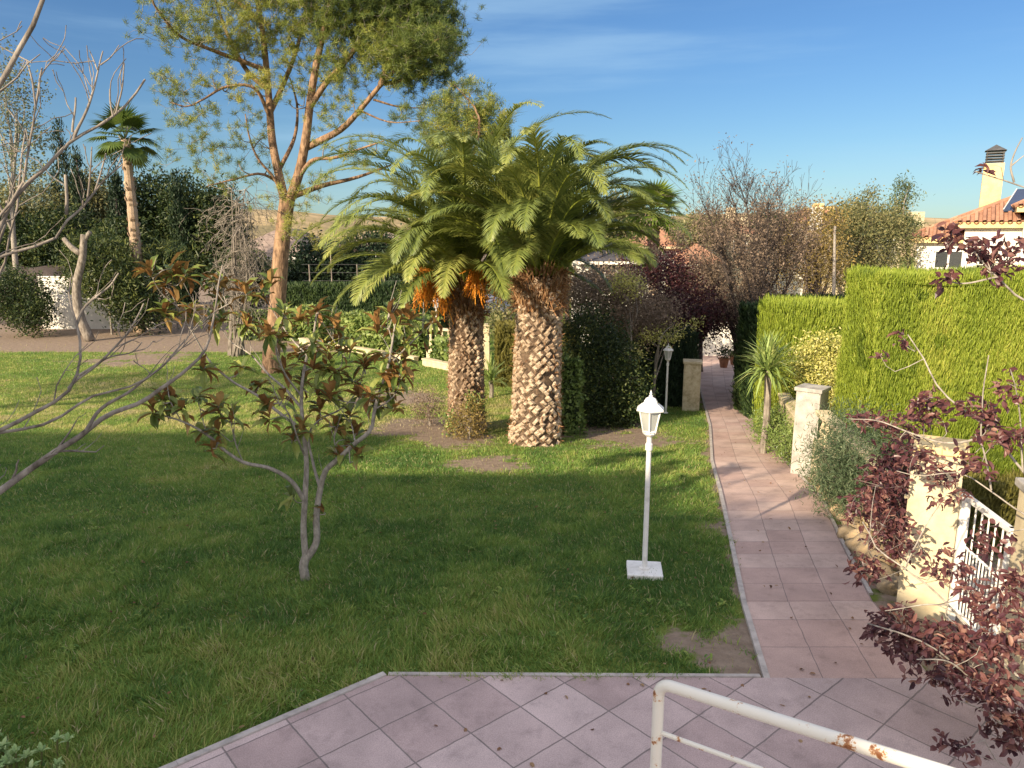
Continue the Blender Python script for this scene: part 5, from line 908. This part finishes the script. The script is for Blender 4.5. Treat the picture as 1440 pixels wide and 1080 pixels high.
fh=[(905,955,62,347,'render','rooftile','pale house with pinkish tiled roof just right of the white house',[(915,64,.7,322)]),(985,1060,66,330,'render','rooftile','far house with brown tiled roof behind the bushy bare tree',[(1022,68,.7,292),(1040,68,.7,305)]),
(1060,1130,74,322,'wrender','broof','far pale house with two chimneys right of the bushy bare tree',[(1088,76,.8,297),(1140,76,.9,292)]),(1128,1185,80,312,'yrender','rooftile','far yellow house whose chimneys stand over the autumn tree',[(1142,82,.9,286),(1158,82,.8,290)]),(1195,1262,70,318,'render','rooftile','far house with tiled roof behind the conifer',[(1278,73,1.1,298)]),
(480,620,75,345,'broof','broof','far wide roof glimpsed behind the date palms',[]),(960,1010,58,372,'concrete','rooftile','small pale house low behind the purple plum',[])]
for (a,b,y,pe,wm,rm,lab,chs) in fh:
    house('far_house',lab,xt(a,y),xt(b,y),y,y+9,-8,zt((a+b)/2,pe,y),1.5,wm,rm,wins=[(xt(a+(b-a)*f,y),zt(a,pe+16,y),1.2,1.2) for f in (.3,.7)],chims=[(xt(p,yy),yy,w_,zt(p,py,yy)) for (p,yy,w_,py) in chs],over=.5)
# end of the path: white garden house with pots
wall('white_wall','bluish white wall closing the shaded end of the path',(6.6,29.5),(10.5,29.2),.3,zt(1020,455,29.4),MT['wrender'],z0=-2.3)
for (px,y,lab) in ((1012,26.3,'potted plant beside the path, nearest of the dark pots'),(1027,27.2,'potted plant close to the bluish white wall at the path end')):
    x=xt(px,y)+.3; z=float(gz(x,y))+.02; t=thing('potted_plant',lab,'potted plant',(x,y,z)); g=Geo(); lathe(g,(x,y,z),[(.12,0),(.18,.3),(.2,.3),(.2,.34),(.17,.34),(.16,.28),(0,.28)],14); g.build('pot',MT['terracotta'],t); g=Geo(); leafcloud(g,np.array([[x,y,z+.5]])+rng.normal(size=(14,3))*[.1,.1,.12],.15,18,.09,.045,up=.5); g.build('foliage',MT['dark'],t)
# ---------------------------------------------------------------- bank and hills
g=Geo(); xs_=np.linspace(xt(-60,37),xt(125,37),30); ys_=np.linspace(35.5,40,10); XX,YY=np.meshgrid(xs_,ys_); hh=ss(35.5,39,YY)*(2.0*(1-ss(xt(40,37),xt(125,37),XX))+.5)+.3*(vn(np.stack([XX,YY,XX*0],-1),1.1)-.5)
i=np.arange(9)[:,None]*30+np.arange(29)[None]; g.add(np.stack([XX,YY,gz(XX,YY)+hh],-1).reshape(-1,3),np.stack([i,i+1,i+31,i+30],-1).reshape(-1,4)); tag(g.build('bank',MT['darkbark'],smooth=True,origin=(0,0,0)),kind='structure')
hm=surf('hill_scrub',[(.12,.11,.055),(.33,.25,.13),(.5,.37,.21)],.05,.95,.5,1.0,fine=.4)
g=Geo(); az=np.linspace(-1.2,1.2,161); ds=np.linspace(170,520,26); AA,DD=np.meshgrid(az,ds); XX=np.sin(AA)*DD;YY=np.cos(AA)*DD; pr=ss(170,400,DD)*(1-.3*ss(420,520,DD)); hgt=8+7*np.exp(-((AA+.33)/.16)**2)+4*np.exp(-((AA-.3)/.2)**2)+3*(vn(np.stack([AA*9,DD*0,DD*0],-1))-.5)+5*(vn(np.stack([XX,YY,XX*0],-1),.02)-.5)
ZZ=-14+pr*(hgt+14); i=np.arange(25)[:,None]*161+np.arange(160)[None]; g.add(np.stack([XX,YY,ZZ],-1).reshape(-1,3),np.stack([i,i+1,i+162,i+161],-1).reshape(-1,4)); tag(g.build('hills',hm,smooth=True,origin=(0,0,0)),kind='structure')
# ---------------------------------------------------------------- the house and tree behind the camera that shade the lawn
house('shading_house','tall cream house far behind the viewpoint whose roof shades the near lawn',-42,-18.9,-12.4,-5.4,-.1,9.3,3.6,'wrender','rooftile',over=.45)
house('shading_house','middle cream wing of the house behind the viewpoint with a shallow roof',-18.4,-12.2,-11.5,-5.4,-.1,8.8,.9,'wrender','rooftile',over=.35)
house('shading_house','low end wing of the cream house behind the viewpoint',-11.7,-8.6,-10,-5.4,-.1,7.75,.6,'wrender','rooftile',over=.3)
rng=np.random.default_rng(400)
tree('garden_tree','thin leafed garden tree behind the viewpoint casting dappled shade','tree',(-6.6,-3.4,0),[((-6.6,-3.3,4.6),(.9,.8,1.1)),((-8.2,-3.5,6.3),(1.1,.7,.9)),((-6.3,-3.4,2.9),(.9,.7,1.5)),((-5.6,-3.4,3.6),(.6,.5,1.4)),((-8.6,-3.5,4.2),(1.0,.7,1.8))],MT['olive'],MT['bark'],(.10,.04),12,330,.3,34,.09,.05,shell=.4)
tree('leafy_tree','broad low crowned tree left of the view that bands the sunny lawn with shade','tree',(-20.5,8.5,-.25),[((-19.5,8.8,6.2),(4.5,1.6,.9))],MT['olive'],MT['bark'],(.16,.08),12,150,.5,30,.14,.08,shell=.4)
for o in list(bpy.data.objects):
    if '_org' in o: del o['_org']
